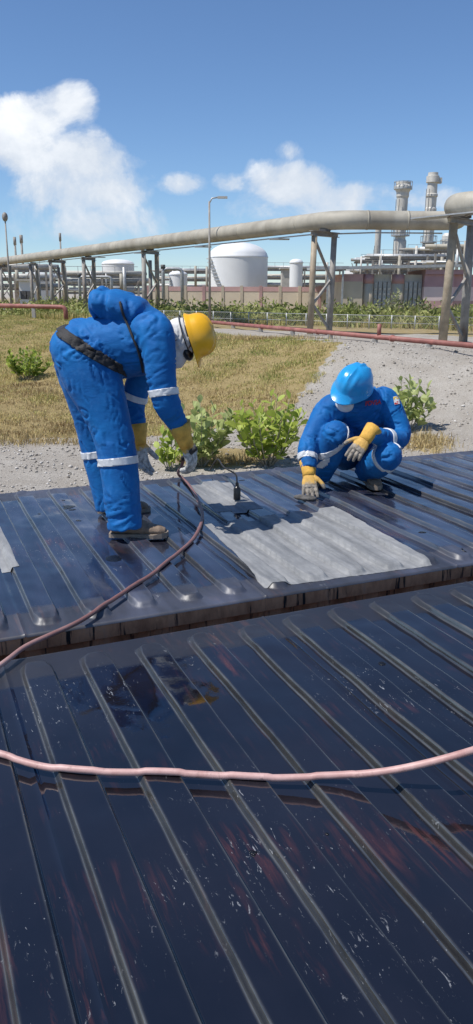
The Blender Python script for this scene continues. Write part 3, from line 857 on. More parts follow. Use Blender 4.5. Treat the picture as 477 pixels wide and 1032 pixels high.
# storage tanks
def tank(px, halfw, Y, ywall, ydome, label, stair=True, m=tank_white, rails=False):
    c = at(px, 295, Y); r = (at(px + halfw, 295, Y) - c).length; b = Z_UP - 0.05
    zw = at(px, ywall, Y - r).z; zd = at(px, ydome, Y).z
    root = empty('storage_tank', (c.x, Y, b))
    MB().lathe((c.x, Y, b), [(r, 0), (r, (zw - b) * .33), (r + .03, (zw - b) * .33), (r + .03, (zw - b) * .34), (r, (zw - b) * .34), (r, zw - b)], 48).build('shell', m, root)
    smooth_by_angle(root.children[-1], 30)
    prof = [(r + 0.08, zw - b), (r + .08, zw - b + .15)] + [(r * math.cos(t), zw - b + .15 + (zd - zw) * math.sin(t)) for t in np.linspace(0.05, 1.5, 9)]
    smooth_by_angle(MB().lathe((c.x, Y, b), prof, 48).build('roof', m, root), 40)
    rail = MB()
    for k in range(32):
        t = 6.283 * k / 32; p = Vector((c.x + r * math.cos(t), Y + r * math.sin(t), zw + .15))
        rail.bar(p, p + Vector((0, 0, 1.0)), .06)
        q = Vector((c.x + r * math.cos(t + .196), Y + r * math.sin(t + .196), zw + 1.15)); rail.bar(p + Vector((0, 0, 1.0)), q, .05)
    if rails: rail.build('handrail', galv, root)
    if stair:
        st = MB()
        for k in range(14):
            t = -2.65 + 0.062 * k; z = zw - (zw - b) * (k + .5) / 14 * 1.0
            p = Vector((c.x + (r + .5) * math.cos(t), Y + (r + .5) * math.sin(t), z)); st.box(p - Vector((.4, .4, .07)), p + Vector((.4, .4, .07)))
        st.build('stair', tank_white, root)
    return tag(root, label, 'tank', 'white storage tanks of the plant')
tank(240, 29.5, 135, 258.5, 245, 'largest white domed storage tank, centre of the skyline')
tank(180, 9, 120, 277, 274, 'small white tank beyond the four-post tangle of pipe supports')
tank(298, 6.5, 110, 265, 262, 'narrow white tank right of the large domed tank', stair=False)
tank(357, 10, 190, 272, 269.5, 'squat distant white tank left of the thin stack', stair=False)
tank(120, 16, 170, 266, 262, 'pale distant tank behind the pipeline on the left', stair=False)
tank(38, 15, 150, 279, 275, 'low white tank behind the leftmost trestles', stair=False)

# stacks
def stack(px, Y, prof_px, label, platforms=(), nub=None):
    c = at(px, 280, Y); sc = (at(px + 1, 280, Y) - c).length; b = Z_UP
    root = empty('flue_stack', (c.x, Y, b))
    prof = [(r * sc, at(px, y, Y).z - b) for y, r in prof_px]
    smooth_by_angle(MB().lathe((c.x, Y, b), prof, 28).build('flue', stack_mat, root), 22)
    for y, r in platforms:
        z = at(px, y, Y).z
        MB().lathe((c.x, Y, z), [(r * sc, 0), (r * sc, .25)], 20).build('platform', galv, root)
        m = MB()
        for k in range(14):
            t = 6.283 * k / 14; p = Vector((c.x + r * sc * math.cos(t), Y + r * sc * math.sin(t), z)); m.bar(p, p + Vector((0, 0, 1.3)), .09)
            t2 = t + .449; m.bar(p + Vector((0, 0, 1.3)), Vector((c.x + r * sc * math.cos(t2), Y + r * sc * math.sin(t2), z + 1.3)), .08)
        m.build('handrail', galv, root)
    lad = MB(); x = c.x - prof[len(prof) // 2][0] - .15
    lad.bar((x, Y - .9, b), (x, Y - .9, prof[-1][1] + b - 3), .1); lad.bar((x + .5, Y - 1.3, b), (x + .5, Y - 1.3, prof[-1][1] + b - 3), .1)
    lad.build('ladder', steel, root)
    if nub:
        z = at(px, nub, Y).z; MB().box((c.x, Y - .5, z - .5), (c.x + 8.5 * sc, Y + .5, z + .5)).build('outlet', stack_mat, root)
    return tag(root, label, 'stack', 'flue stacks rising above the pipeline')
stack(401, 150, [(300, 6.5), (243, 6.3), (241, 5.2), (237, 5.2), (200, 5.4), (198, 6.2), (194, 6.2), (192, 7.2), (190.5, 8.2), (188, 8.2), (186, 7.0), (183.5, 7.0)], 'stout grey stack with wide ringed top behind the pipeline', [(238, 9), (191, 8.8)])
stack(429.5, 160, [(300, 6.2), (246, 6.0), (244, 4.8), (214, 4.8), (213, 5.6), (210.5, 5.6), (209, 4.9), (199, 5), (198, 5.8), (196, 5.8), (195, 5), (184.5, 4.8), (184, 6.3), (177.5, 6.2), (177, 4.9), (174, 4.8)], 'taller narrower grey stack with side outlet near its top', [(245, 8)], nub=182)
stack(379, 145, [(300, 3.2), (230, 3.0)], 'plain thin stack just left of the ringed stack')
stack(449, 140, [(300, 6), (250, 6), (249, 6.5), (238, 6.3), (235, 4.5)], 'short pale vessel behind the right-hand trestle', [(250, 7.5)])

# pipe racks: columns, beams, runs of pipe, odd vessels
def pipe_rack(px0, px1, Y, ytop, levels, label, seed, npipe=4):
    g = random.Random(seed)
    a, b = G(px0, Y), G(px1, Y); root = empty('pipe_rack', ((a.x + b.x) / 2, Y, Z_UP)); zt = at((px0 + px1) / 2, ytop, Y).z
    n = max(2, int((b.x - a.x) / 5)); D = 5.0
    for k in range(n + 1):
        x = a.x + (b.x - a.x) * k / n
        for y in (Y, Y + D):
            MB().bar((x, y, Z_UP - .1), (x, y, zt - g.random() * 1.0), .28).build('column', steel, root)
    for l in range(levels):
        z = Z_UP + (zt - Z_UP) * (1 - 0.24 * l) - .3
        for y in (Y - .02, Y + D + .02): MB().ibar((a.x - .5, y, z), (b.x + .5, y, z), .22, .3).build('beam', steel, root)
        for q in range(npipe):
            r = g.choice([.12, .18, .26, .34]); y = Y + .5 + q * 1.1
            MB().cyl((a.x - 1.5 * g.random(), y, z + .18 + r), (b.x + 1.5 * g.random(), y, z + .18 + r), r, n=10).build('pipe', g.choice([stack_mat, galv, pipe_mat, tank_white, steel]), root, True)
    for q in range(n * 2):
        x = a.x + (b.x - a.x) * g.random(); z0 = Z_UP + (zt - Z_UP) * g.choice([.2, .5]); z1 = zt - .4 + g.random() * 1.4; r = g.choice([.1, .15, .25])
        MB().cyl((x, Y - .4, z0), (x, Y - .4, z1), r, n=8).build('riser', g.choice([stack_mat, galv, pipe_mat]), root, True)
    for q in range(n):
        x = a.x + (b.x - a.x) * g.random(); x2 = x + g.choice([-2.4, 2.4])
        MB().bar((x, Y - .15, Z_UP), (x2, Y - .15, zt - .5), .12).build('brace', steel, root)
    m = MB(); z = zt
    xx = a.x
    while xx < b.x:
        m.bar((xx, Y - .1, z), (xx, Y - .1, z + .9), .06); xx += 1.6
    m.bar((a.x, Y - .1, z + .9), (b.x, Y - .1, z + .9), .06); m.build('handrail', galv, root)
    return tag(root, label, 'pipe rack', 'grey pipe racks across the plant')
pipe_rack(-15, 48, 112, 270, 3, 'grey pipe rack at the far left under the pipeline', 1)
pipe_rack(68, 140, 105, 276, 3, 'grey pipe rack behind the blue hood', 2)
pipe_rack(160, 214, 160, 273, 3, 'pipe rack between the small white tank and the lamp post', 3)
pipe_rack(268, 345, 150, 270, 4, 'pipe rack right of the large domed tank', 4, 5)
pipe_rack(374, 446, 128, 258, 4, 'crowded process rack at the foot of the stacks', 5, 5)
pipe_rack(362, 408, 142, 262, 5, 'denser rack of pale pipes left of the ringed stack', 15, 6)
pipe_rack(408, 470, 146, 252, 5, 'high rack of pipes between the two tall stacks', 16, 6)
pipe_rack(436, 520, 118, 250, 4, 'tall process rack at the right edge behind the trestle', 6, 5)
def frame_pipe(px0, px1, Y, y0, y1, label):
    """bare pipe goal-post standing in front of the racks"""
    a, b = G(px0, Y), G(px1, Y); za = at(px0, y0, Y).z; root = empty('pipe_loop', (a.x, Y, Z_UP))
    MB().tube(fillet([a, Vector((a.x, Y, za)), Vector((b.x, Y, za)), b], .4, 5), .16, 10, side=(0, 1, 0)).build('pipe', galv, root, True)
    MB().cyl((a.x, Y, za), (a.x, Y, za + .35), .2, n=10).build('valve', dark_steel, root, True)
    tag(root, label, 'pipe loop', 'bare pipe loops standing before the racks')
frame_pipe(81, 113, 85, 279, 300, 'pale pipe loop left of the blue hood')
frame_pipe(165, 184, 70, 271, 300, 'grey pipe loop right of the four-post tangle')
# equipment hut seen among the racks left of the tank
def hut(px0, px1, Y, y0, label, m):
    a, b = G(px0, Y), G(px1, Y); z = at(px0, y0, Y).z; root = empty('equipment_hut', ((a.x + b.x) / 2, Y, Z_UP))
    MB().box((a.x, Y, Z_UP - .1), (b.x, Y + 4, z)).build('wall', m, root)
    MB().box((a.x - .3, Y - .3, z), (b.x + .3, Y + 4.3, z + .22)).build('roof', conc, root)
    for k in range(2):
        x = a.x + (b.x - a.x) * (.3 + .4 * k); MB().box((x - .4, Y - .04, Z_UP + 1.2), (x + .4, Y + .02, Z_UP + 2.2)).build('window', dark_steel, root)
    tag(root, label, 'hut', 'small huts in the plant')
hut(20, 34, 100, 283, 'small pale hut among the leftmost trestles', tank_white)
hut(284, 299, 125, 271, 'pale boxy hut behind the perimeter wall', conc)

# perimeter wall
def build_wall():
    Y0, Y1 = 78.0, 74.0
    a, b = G(150, Y0), G(362, Y1); zt = at(250, 289.0, 76).z; root = empty('perimeter_wall', (a.x, a.y, Z_UP))
    d = (b - a); L = d.length; d.normalize(); n = 11
    for k in range(n):
        p, q = a + d * (L * k / n + .03), a + d * (L * (k + 1) / n - .03)
        for z0, z1, m, w in ((Z_UP - .1, Z_UP + .55, pink, .26), (Z_UP + .552, zt - .42, cream, .22), (zt - .418, zt, pink, .28)):
            MB().bar((p.x, p.y, (z0 + z1) / 2), (q.x, q.y, (z0 + z1) / 2), w, z1 - z0).build('wall_panel', m, root)
        c = a + d * (L * k / n); MB().box((c.x - .14, c.y - .2, Z_UP - .1), (c.x + .14, c.y + .2, zt + .1)).build('pilaster', pink if k % 3 == 0 else cream, root)
    tag(root, 'long cream perimeter wall with dull red coping', 'wall')
build_wall()
# low building with maroon bands and flat roof
def build_building():
    Y = 66.0
    X = lambda px: at(px, 285, Y).x
    Zp = lambda py: at(420, py, Y).z
    root = empty('plant_building', (X(430), Y, Z_UP))
    g0 = Z_UP - .1
    def block(name, x0, x1, z0, z1, m, y0=0.0, y1=7.0): return MB().box((X(x0), Y + y0, z0), (X(x1), Y + y1, z1)).build(name, m, root)
    def banded(x0, x1, off=0.0):
        block('wall', x0, x1, g0, Zp(303), pink, off); block('wall', x0, x1, Zp(303) + .003, Zp(289), palep, off); block('wall', x0, x1, Zp(289) + .003, Zp(276.5), maroon, off)
    block('wall', 345.5, 366, g0, Zp(284), cream); block('wall', 345.5, 366, Zp(284) + .003, Zp(276.5), pink); banded(428, 458); banded(458.2, 520, .25)
    for x0, x1 in ((366.3, 378), (396.5, 409)):                     # rounded piers beside the louvred bays
        c = (X(x0) + X(x1)) / 2; r = (X(x1) - X(x0)) / 2
        MB().cyl((c, Y + .6, g0), (c, Y + .6, Zp(286)), r, n=20).build('pier', cream, root, True)
        MB().cyl((c, Y + .6, Zp(286) + .003), (c, Y + .6, Zp(276.5)), r, n=20).build('pier_band', maroon, root, True)
    for x0, x1 in ((378.2, 396.3), (409.2, 427.8)):
        f = block('louvre_bay', x0, x1, g0, Zp(276.5), stack_mat, .9, 1.7)
        for k in range(4):
            xa = X(x0) + (X(x1) - X(x0)) * (k + .12) / 4; xb = X(x0) + (X(x1) - X(x0)) * (k + .88) / 4
            d = MB().box((xa, Y + .65, g0), (xb, Y + .88, Zp(284))).build('louvre_panel', galv, root)
            for j in range(6):
                z = g0 + .5 + j * .4; MB().box((xa + .05, Y + .59, z), (xb - .05, Y + .645, z + .16)).build('slat', stack_mat, d)
    # sloping sheet roof on both sides of the ridge
    zl, zr = Zp(272.6), Zp(268.6)
    vs = [(X(318), Y - .5, zl), (X(478), Y - .5, zr), (X(478), Y + 8.5, zr + .2), (X(318), Y + 8.5, zl + .2)]
    vs += [(x, y, z + .22) for x, y, z in vs]
    MB().add(vs, [(0, 3, 2, 1), (4, 5, 6, 7), (0, 1, 5, 4), (1, 2, 6, 5), (2, 3, 7, 6), (3, 0, 4, 7)]).build('roof', galv, root)
    MB().box((X(428), Y - .2, Zp(276.4)), (X(474), Y + 6.8, Zp(271.6))).build('eaves_board', maroon, root)
    for px in (330, 345): MB().bar((X(px), Y - .3, g0), (X(px), Y - .3, zl), .14).build('roof_post', galv, root)
    tag(root, 'low pink and maroon building with louvred bays under the stacks', 'building')
build_building()
# thin catwalk plate across the right trestle
cp, cq = at(418, 221, 33.6), at(500, 212.5, 31.8)
m = MB().bar(cp, cq, .9, .05)
o = m.build('catwalk', None); root = empty('walkway', cp); o.parent = root; o.matrix_parent_inverse = root.matrix_basis.inverted(); o.data.materials.append(galv); o.name = 'deck_plate'
for k in range(3):
    p = cp.lerp(cq, .45 + .22 * k); MB().bar(p - Vector((0, .35, .04)), p + Vector((0, .35, -.04)), .06, .08).build('bearer', steel, root)
tag(root, 'thin steel walkway plate jutting left from the right-hand trestle', 'walkway')

# ------------------------------------------------------------------ people
def remesh(mb, voxel, smooth=4):
    """fuse overlapping closed shells into one continuous skin"""
    me = bpy.data.meshes.new('tmp'); me.from_pydata(mb.v, [], mb.f); me.update()
    o = bpy.data.objects.new('tmp', me); COL.objects.link(o)
    r = o.modifiers.new('r', 'REMESH'); r.mode = 'VOXEL'; r.voxel_size = voxel
    s = o.modifiers.new('s', 'SMOOTH'); s.factor = 0.5; s.iterations = smooth
    dg = bpy.context.evaluated_depsgraph_get(); dg.update()
    out = bpy.data.meshes.new_from_object(o.evaluated_get(dg))
    bpy.data.objects.remove(o); bpy.data.meshes.remove(me)
    return out
def get_co(me):
    a = np.empty(len(me.vertices) * 3, np.float32); me.vertices.foreach_get('co', a); return a.reshape(-1, 3).astype(float)
def get_no(me):
    a = np.empty(len(me.vertices) * 3, np.float32); me.vertices.foreach_get('normal', a); return a.reshape(-1, 3).astype(float)
def folds(me, bones, seed, wl=0.075):
    """press drapery folds into a garment: ridges run across each limb and gather at its joints"""
    P = get_co(me); Nn = get_no(me)
    best = np.full(len(P), 1e9); S = np.zeros((len(P), 3)); J = np.zeros(len(P)); A = np.zeros(len(P))
    for bn in bones:
        p, q, amp = bn[:3]; lon = len(bn) > 3
        p, q = np.array(p), np.array(q); d = q - p; L = np.linalg.norm(d); d /= L
        t = np.clip((P - p) @ d, 0, L); perp = P - p - t[:, None] * d
        dist = np.linalg.norm(perp, axis=1); k = dist < best; best[k] = dist[k]
        lift = perp @ np.array((0.3, 0.2, 0.9))
        S[k] = (perp[k] * (1.0 if lon else .3) + d * (t[k] * (.28 if lon else 1.0) + (0.1 if lon else 0.55) * lift[k])[:, None]); A[k] = amp
        J[k] = np.exp(-t[k] / 0.09) + np.exp(-(L - t[k]) / 0.09)
    w0, w1, w2, w3 = Waves(0.3, seed, 10, 3), Waves(wl, seed + 1, 9, 3), Waves(wl * 0.45, seed + 2, 9, 3), Waves(0.22, seed + 3, 10, 3)
    S = S + 0.03 * np.stack([w0(*P.T), w0(*(P.T + 3)), w0(*(P.T + 7))], -1)
    n1 = w1(*(S.T * .72)); n2 = w2(*S.T)
    gate = sstep(Waves(0.16, seed + 5, 10, 3)(*P.T), -.7, .9); gate2 = sstep(Waves(0.10, seed + 6, 10, 3)(*P.T), -.1, 1.0)
    cre = np.exp(-(n1 / .30) ** 2) * gate
    h = -1.15 * cre + .75 * np.exp(-((np.abs(n1) - .55) / .35) ** 2) * gate - .7 * np.exp(-(n2 / .35) ** 2) * gate2 + .28 * w3(*P.T) + .1
    P2 = P + Nn * (A * (0.30 + 0.80 * np.clip(J, 0, 1.3)) * h)[:, None]
    me.vertices.foreach_set('co', P2.astype(np.float32).ravel()); me.update()
    return me
def band(me, c, axis, half, reach, name, material, parent, off=0.004, thick=0.003):
    """a strip cut from the garment's own surface and lifted off it"""
    c, axis = Vector(c), Vector(axis).normalized()
    bm = bmesh.new(); bm.from_mesh(me)
    for s in (-1, 1):
        bmesh.ops.bisect_plane(bm, geom=bm.verts[:] + bm.edges[:] + bm.faces[:], plane_co=c + axis * (half * s), plane_no=axis * s, clear_outer=True)
    kill = [f for f in bm.faces if (f.calc_center_median() - c).length > reach]
    bmesh.ops.delete(bm, geom=kill, context='FACES')
    bm.normal_update()
    for v in bm.verts: v.co += v.normal * (off + thick)
    rim = [e for e in bm.edges if e.is_boundary]; nrm = {v: v.normal.copy() for v in bm.verts}
    src = {}
    for e in rim:
        for v in e.verts: src.setdefault(v, None)
    for v in src: src[v] = bm.verts.new(v.co - nrm[v] * (off + thick + .003))
    for e in rim:
        a, b = e.verts
        try: bm.faces.new((a, b, src[b], src[a]))
        except ValueError: pass
    bmesh.ops.recalc_face_normals(bm, faces=bm.faces[:])
    m = bpy.data.meshes.new(name); bm.to_mesh(m); bm.free()
    return obj(name, m, material, parent, True)
def seg_tube(mb, pts, rads, n=16, steps=6, side=None):
    """limb through joints with smoothly changing girth"""
    V = [Vector(p) for p in pts]; path = []; rr = []
    C = catmull(V, steps); m = len(C)
    for k, p in enumerate(C):
        t = k / steps; i = min(int(t), len(V) - 2); f = t - i; f = f * f * (3 - 2 * f)
        a, b = rads[i], rads[i + 1]
        a = a if hasattr(a, '__len__') else (a, a); b = b if hasattr(b, '__len__') else (b, b)
        rr.append((a[0] * (1 - f) + b[0] * f, a[1] * (1 - f) + b[1] * f))
    mb.tube(C, rr, n, side=side)
    for e, r in ((C[0], rr[0]), (C[-1], rr[-1])): pass
    return mb
suit = cloth_mat('blue_coverall', (0.002, 0.085, 0.30), (0.003, 0.145, 0.42))
suit_dark = cloth_mat('navy_undersleeve', (0.006, 0.02, 0.06), (0.01, 0.035, 0.10))
reflect = plain('reflective_tape', (0.62, 0.64, 0.66), 0.35, 0.1, 30)
belt_mat = plain('black_webbing', (0.02, 0.02, 0.022), 0.7, 0.3, 30, bmp=0.3)
yellow_shell = plain('yellow_helmet', (0.80, 0.42, 0.015), 0.32, 0.06, 9, stain=(0.55, 0.28, 0.02), stain_amt=0.4)
blue_shell = plain('blue_helmet', (0.02, 0.30, 0.66), 0.28, 0.08, 9, stain=(0.05, 0.22, 0.5), stain_amt=0.3)
white_cloth = cloth_mat('white_head_cloth', (0.55, 0.55, 0.55), (0.72, 0.72, 0.71))
skin = plain('skin', (0.22, 0.115, 0.075), 0.5, 0.1, 14)
black_plastic = plain('black_plastic', (0.015, 0.015, 0.016), 0.3, 0.2, 10)
shoe_mat = plain('brown_suede', (0.24, 0.175, 0.125), 0.85, 0.25, 25, bmp=0.4)
sole_mat = plain('shoe_sole', (0.26, 0.21, 0.165), 0.8, 0.2, 25)
glove_y = glove_mat('yellow_grey_glove', (0.70, 0.40, 0.07), (0.55, 0.55, 0.53), 0.16)
glove_d = glove_mat('soiled_glove', (0.66, 0.40, 0.10), (0.34, 0.30, 0.25))
cuff_y = plain('yellow_cuff', (0.70, 0.40, 0.07), 0.8, 0.2, 20, bmp=0.3)

def make_hand(name, wrist, fwd, palm, thumb_side, curl, material, parent, size=1.12, spread=0.10, thumb_curl=0.35):
    """gloved hand: palm, four fingers, thumb; palm = direction the palm faces"""
    f = Vector(fwd).normalized(); pn = Vector(palm); pn = (pn - f * f.dot(pn)).normalized(); sd = f.cross(pn) * thumb_side
    w = Vector(wrist); s = size; mb = MB()
    mb.tube([w - f * .02 * s, w + f * .01 * s, w + f * .045 * s, w + f * .075 * s, w + f * .092 * s], [(.029 * s, .021 * s), (.032 * s, .021 * s), (.042 * s, .021 * s), (.044 * s, .018 * s), (.038 * s, .013 * s)], 14, side=sd)
    lens = (.072, .082, .076, .060)
    for k in range(4):
        o = (0.033, 0.0115, -0.0105, -0.032)[k] * s
        d = (f + sd * (spread * (1.5 - k) * .55)).normalized(); p = w + f * (.084 - .005 * abs(k - 1)) * s + sd * o
        pts = [p - d * .02 * s, p]; ax = d.cross(pn); a = 0; L = lens[k] * s
        for j, fr in enumerate((.45, .30, .25)):
            a += curl[k] * (1.0, 1.15, .8)[j]
            pts.append(pts[-1] + (d * math.cos(a) + pn * math.sin(a)) * (L * fr))
        mb.tube(catmull(pts, 3), [.0108 * s] * 7 + [.0102 * s] * 3 + [.0095 * s] * 2 + [.0062 * s], 9)
    tp = w + f * .022 * s + sd * .030 * s; td = (f * .62 + sd * .78).normalized(); pts = [tp - td * .015 * s, tp]
    for j, L in enumerate((.036, .032, .024)):
        a = thumb_curl * (j + .3); pts.append(pts[-1] + ((td * math.cos(a) + (f * .6 + pn * .8 - sd * .2).normalized() * math.sin(a))).normalized() * L * s)
    mb.tube(catmull(pts, 3), [.0145 * s] * 6 + [.0125 * s] * 4 + [.0115 * s] * 2 + [.007 * s], 9)
    me = remesh(mb, .0042, 2); me.name = name
    o = obj(name, me, material, parent, True)
    P = get_co(me); r = np.clip(((P - np.array(w)) @ np.array(f)) / (.14 * s), -1, 1.2)
    at_ = me.attributes.new('reach', 'FLOAT', 'POINT'); at_.data.foreach_set('value', r.astype(np.float32))
    c = MB().tube([w + f * .015 * s, w - f * .01 * s, w - f * .045 * s, w - f * .08 * s], [(.037 * s, .027 * s), (.038 * s, .031 * s), (.044 * s, .038 * s), (.05 * s, .044 * s)], 16, side=sd, wob=lambda k, t: 1 + .05 * math.sin(3 * t + k) + .03 * math.sin(7 * t))
    c.build('cuff', cuff_y, o, True)
    return o
def make_shoe(heel, direction, parent, L=0.295, tilt=0.0, up=0.1):
    d = Vector((direction[0], direction[1], 0)).normalized(); sd = Vector((-d.y, d.x, 0)); h = Vector(heel)
    rot = Matrix.Rotation(tilt, 3, sd)
    W = lambda x, y, z: h + rot @ (d * (x * L / .295) + sd * y + Vector((0, 0, z)))
    sec = [(0.0, .030, .030, .055), (.02, .038, .045, .065), (.07, .041, .052, .072), (.12, .043, .050, .066), (.17, .047, .038, .055), (.22, .050, .030, .047), (.265, .045, .026, .043), (.292, .028, .017, .036)]
    mb = MB(); vs = []; n = 16
    for x, w, hh, z in sec:
        for i in range(n):
            t = 6.2832 * i / n; vs.append(W(x, math.cos(t) * w, z + math.sin(t) * hh))
    fs = [(k * n + i, k * n + (i + 1) % n, (k + 1) * n + (i + 1) % n, (k + 1) * n + i) for k in range(len(sec) - 1) for i in range(n)] + [tuple(range(n - 1, -1, -1)), tuple(range((len(sec) - 1) * n, len(sec) * n))]
    mb.add(vs, fs)
    mb.tube([W(.05, 0, .06), W(.045, 0, .11), W(.045, 0, .10 + up)], [(.045, .05), (.043, .048), (.043, .046)], 14, side=sd)
    mb.tube([W(.10, 0, .115), W(.15, 0, .098), W(.19, 0, .082)], [(.02, .012)] * 3, 8, side=sd)       # tongue and laces ridge
    me = remesh(mb, .006, 3); up_ = obj('shoe', me, shoe_mat, parent, True)
    out = [(-.012, .028), (0.0, .038), (.05, .042), (.11, .040), (.17, .049), (.23, .053), (.275, .044), (.30, .026), (.307, .0)]
    pts = [(x, w) for x, w in out] + [(x, -w) for x, w in out[-2::-1]]
    vs = [W(x * 1.0, w, .003) for x, w in pts] + [W(x * 1.0, w * 1.02, .026 + (.010 if x > .24 else 0)) for x, w in pts]; n = len(pts)
    sole = MB().add(vs, [tuple(range(n - 1, -1, -1)), tuple(range(n, 2 * n))] + [(i, (i + 1) % n, n + (i + 1) % n, n + i) for i in range(n)]).build('sole', sole_mat, up_)
    lc = MB()
    for k in range(4): lc.tube([W(.10 + .022 * k, -.028, .108 - .009 * k), W(.104 + .022 * k, 0, .126 - .011 * k), W(.10 + .022 * k, .028, .108 - .009 * k)], .0032, 6)
    lc.build('laces', belt_mat, up_, True)
    return up_
def frame(up, front):
    u = Vector(up).normalized(); f = Vector(front); f = (f - u * u.dot(f)).normalized(); r = f.cross(u)
    return Matrix((r, f, u)).transposed()          # columns: right, front, up
def make_helmet(c, up, front, shell, parent, s=1.0, sz=1.0):
    M = frame(up, front); c = Vector(c); n = 56
    def pt(t, r, z): return (math.cos(t) * .112 * r, math.sin(t) * .140 * r, z)
    rows = []
    def brim(t, o): return 1.0 + o * (.11 + .30 * max(0, math.sin(t)) ** 4)
    prof = []
    for k in range(9):
        a = k / 8 * 1.5; prof.append((math.cos(a) ** .8, .018 + .118 * math.sin(a)))
    outer = []
    outer.append([pt(t, brim(t, 1.0), -.020 - .012 * max(0, math.sin(t)) ** 4) for t in np.linspace(0, 2 * math.pi, n, endpoint=False)])
    outer.append([pt(t, brim(t, 1.0), -.014 - .012 * max(0, math.sin(t)) ** 4) for t in np.linspace(0, 2 * math.pi, n, endpoint=False)])
    outer.append([pt(t, 1.03, .004) for t in np.linspace(0, 2 * math.pi, n, endpoint=False)])
    for r, z in prof:
        row = []
        for t in np.linspace(0, 2 * math.pi, n, endpoint=False):
            x, y, zz = pt(t, r, z)
            rib = .009 * math.exp(-(x / .010) ** 2) + .007 * math.exp(-((abs(x) - .042) / .008) ** 2)
            k = max(0, (z - .03) / .1); nrm = Vector((x, y, zz - .02)).normalized()
            row.append(tuple(Vector((x, y, zz)) + nrm * rib * min(1, k * 1.6)))
        outer.append(row)
    inner = [[pt(t, r * .95, z - .006) for t in np.linspace(0, 2 * math.pi, n, endpoint=False)] for r, z in prof[:-1][::-1]]
    inner.append([pt(t, .97, -.004) for t in np.linspace(0, 2 * math.pi, n, endpoint=False)])
    loops = [outer[0]] + outer[1:]
    vs = []; fs = []
    for row in loops: vs += row
    m = len(loops)
    for k in range(m - 1): fs += [(k * n + i, k * n + (i + 1) % n, (k + 1) * n + (i + 1) % n, (k + 1) * n + i) for i in range(n)]
    fs.append(tuple(range((m - 1) * n, m * n)))
    o0 = len(vs)
    for row in inner[::-1]: vs += row
    q = len(inner)
    for k in range(q - 1): fs += [(o0 + k * n + (i + 1) % n, o0 + k * n + i, o0 + (k + 1) * n + i, o0 + (k + 1) * n + (i + 1) % n) for i in range(n)]
    fs.append(tuple(o0 + (q - 1) * n + i for i in range(n - 1, -1, -1)))
    fs += [((i + 1) % n, i, o0 + i, o0 + (i + 1) % n) for i in range(n)]
    vs = [c + M @ (Vector((v[0], v[1], v[2] * sz)) * s) for v in vs]
    h = MB().add(vs, fs).build('helmet', shell, parent, True); smooth_by_angle(h, 50)
    # suspension band showing under the rim
    ring = [c + M @ (Vector(pt(t, .90, -.018)) * s) for t in np.linspace(0, 2 * math.pi, 28)]
    MB().tube(ring, [(.011, .004)] * 28, 8).build('headband', black_plastic, h, True)
    return h
def make_head(c, up, front, parent, material, s=1.0):
    M = frame(up, front); c = Vector(c); mb = MB()
    L = lambda x, y, z: c + M @ (Vector((x, y, z)) * s)
    mb.ball(L(0, -.012, .03), (.078 * s, .098 * s, .095 * s), 18, M); mb.ball(L(0, .03, -.045), (.058 * s, .062 * s, .07 * s), 16, M)
    mb.ball(L(0, .102, -.02), (.013 * s, .02 * s, .024 * s), 10, M); mb.ball(L(0, .092, -.062), (.022 * s, .012 * s, .009 * s), 10, M)
    for k in (-1, 1):
        mb.ball(L(.08 * k, -.01, -.01), (.012 * s, .022 * s, .034 * s), 10, M); mb.ball(L(.03 * k, .078, .012), (.02 * s, .014 * s, .01 * s), 10, M)
        mb.ball(L(.04 * k, .062, -.035), (.024 * s, .026 * s, .022 * s), 10, M)
    seg_tube(mb, [L(0, -.02, -.03), L(0, -.03, -.10), L(0, -.045, -.16)], [.058 * s, .056 * s, .064 * s])
    o = obj('head', remesh(mb, .005, 3), material, parent, True)
    eye = plain('eye', (0.02, 0.015, 0.012), 0.2, 0.1, 10)
    for k in (-1, 1): MB().ball(L(.031 * k, .088, .0), .009 * s, 10).build('eye', eye, o, True)
    return o
def surf_points(bvh, pix, lift):
    out = []
    for px, py in pix:
        d = ray(px, py).normalized(); hit = bvh.ray_cast(CAMP, d)
        if hit[0] is not None:
            n = hit[1] if hit[1].dot(d) < 0 else -hit[1]; out.append(hit[0] + n * lift)
    return out

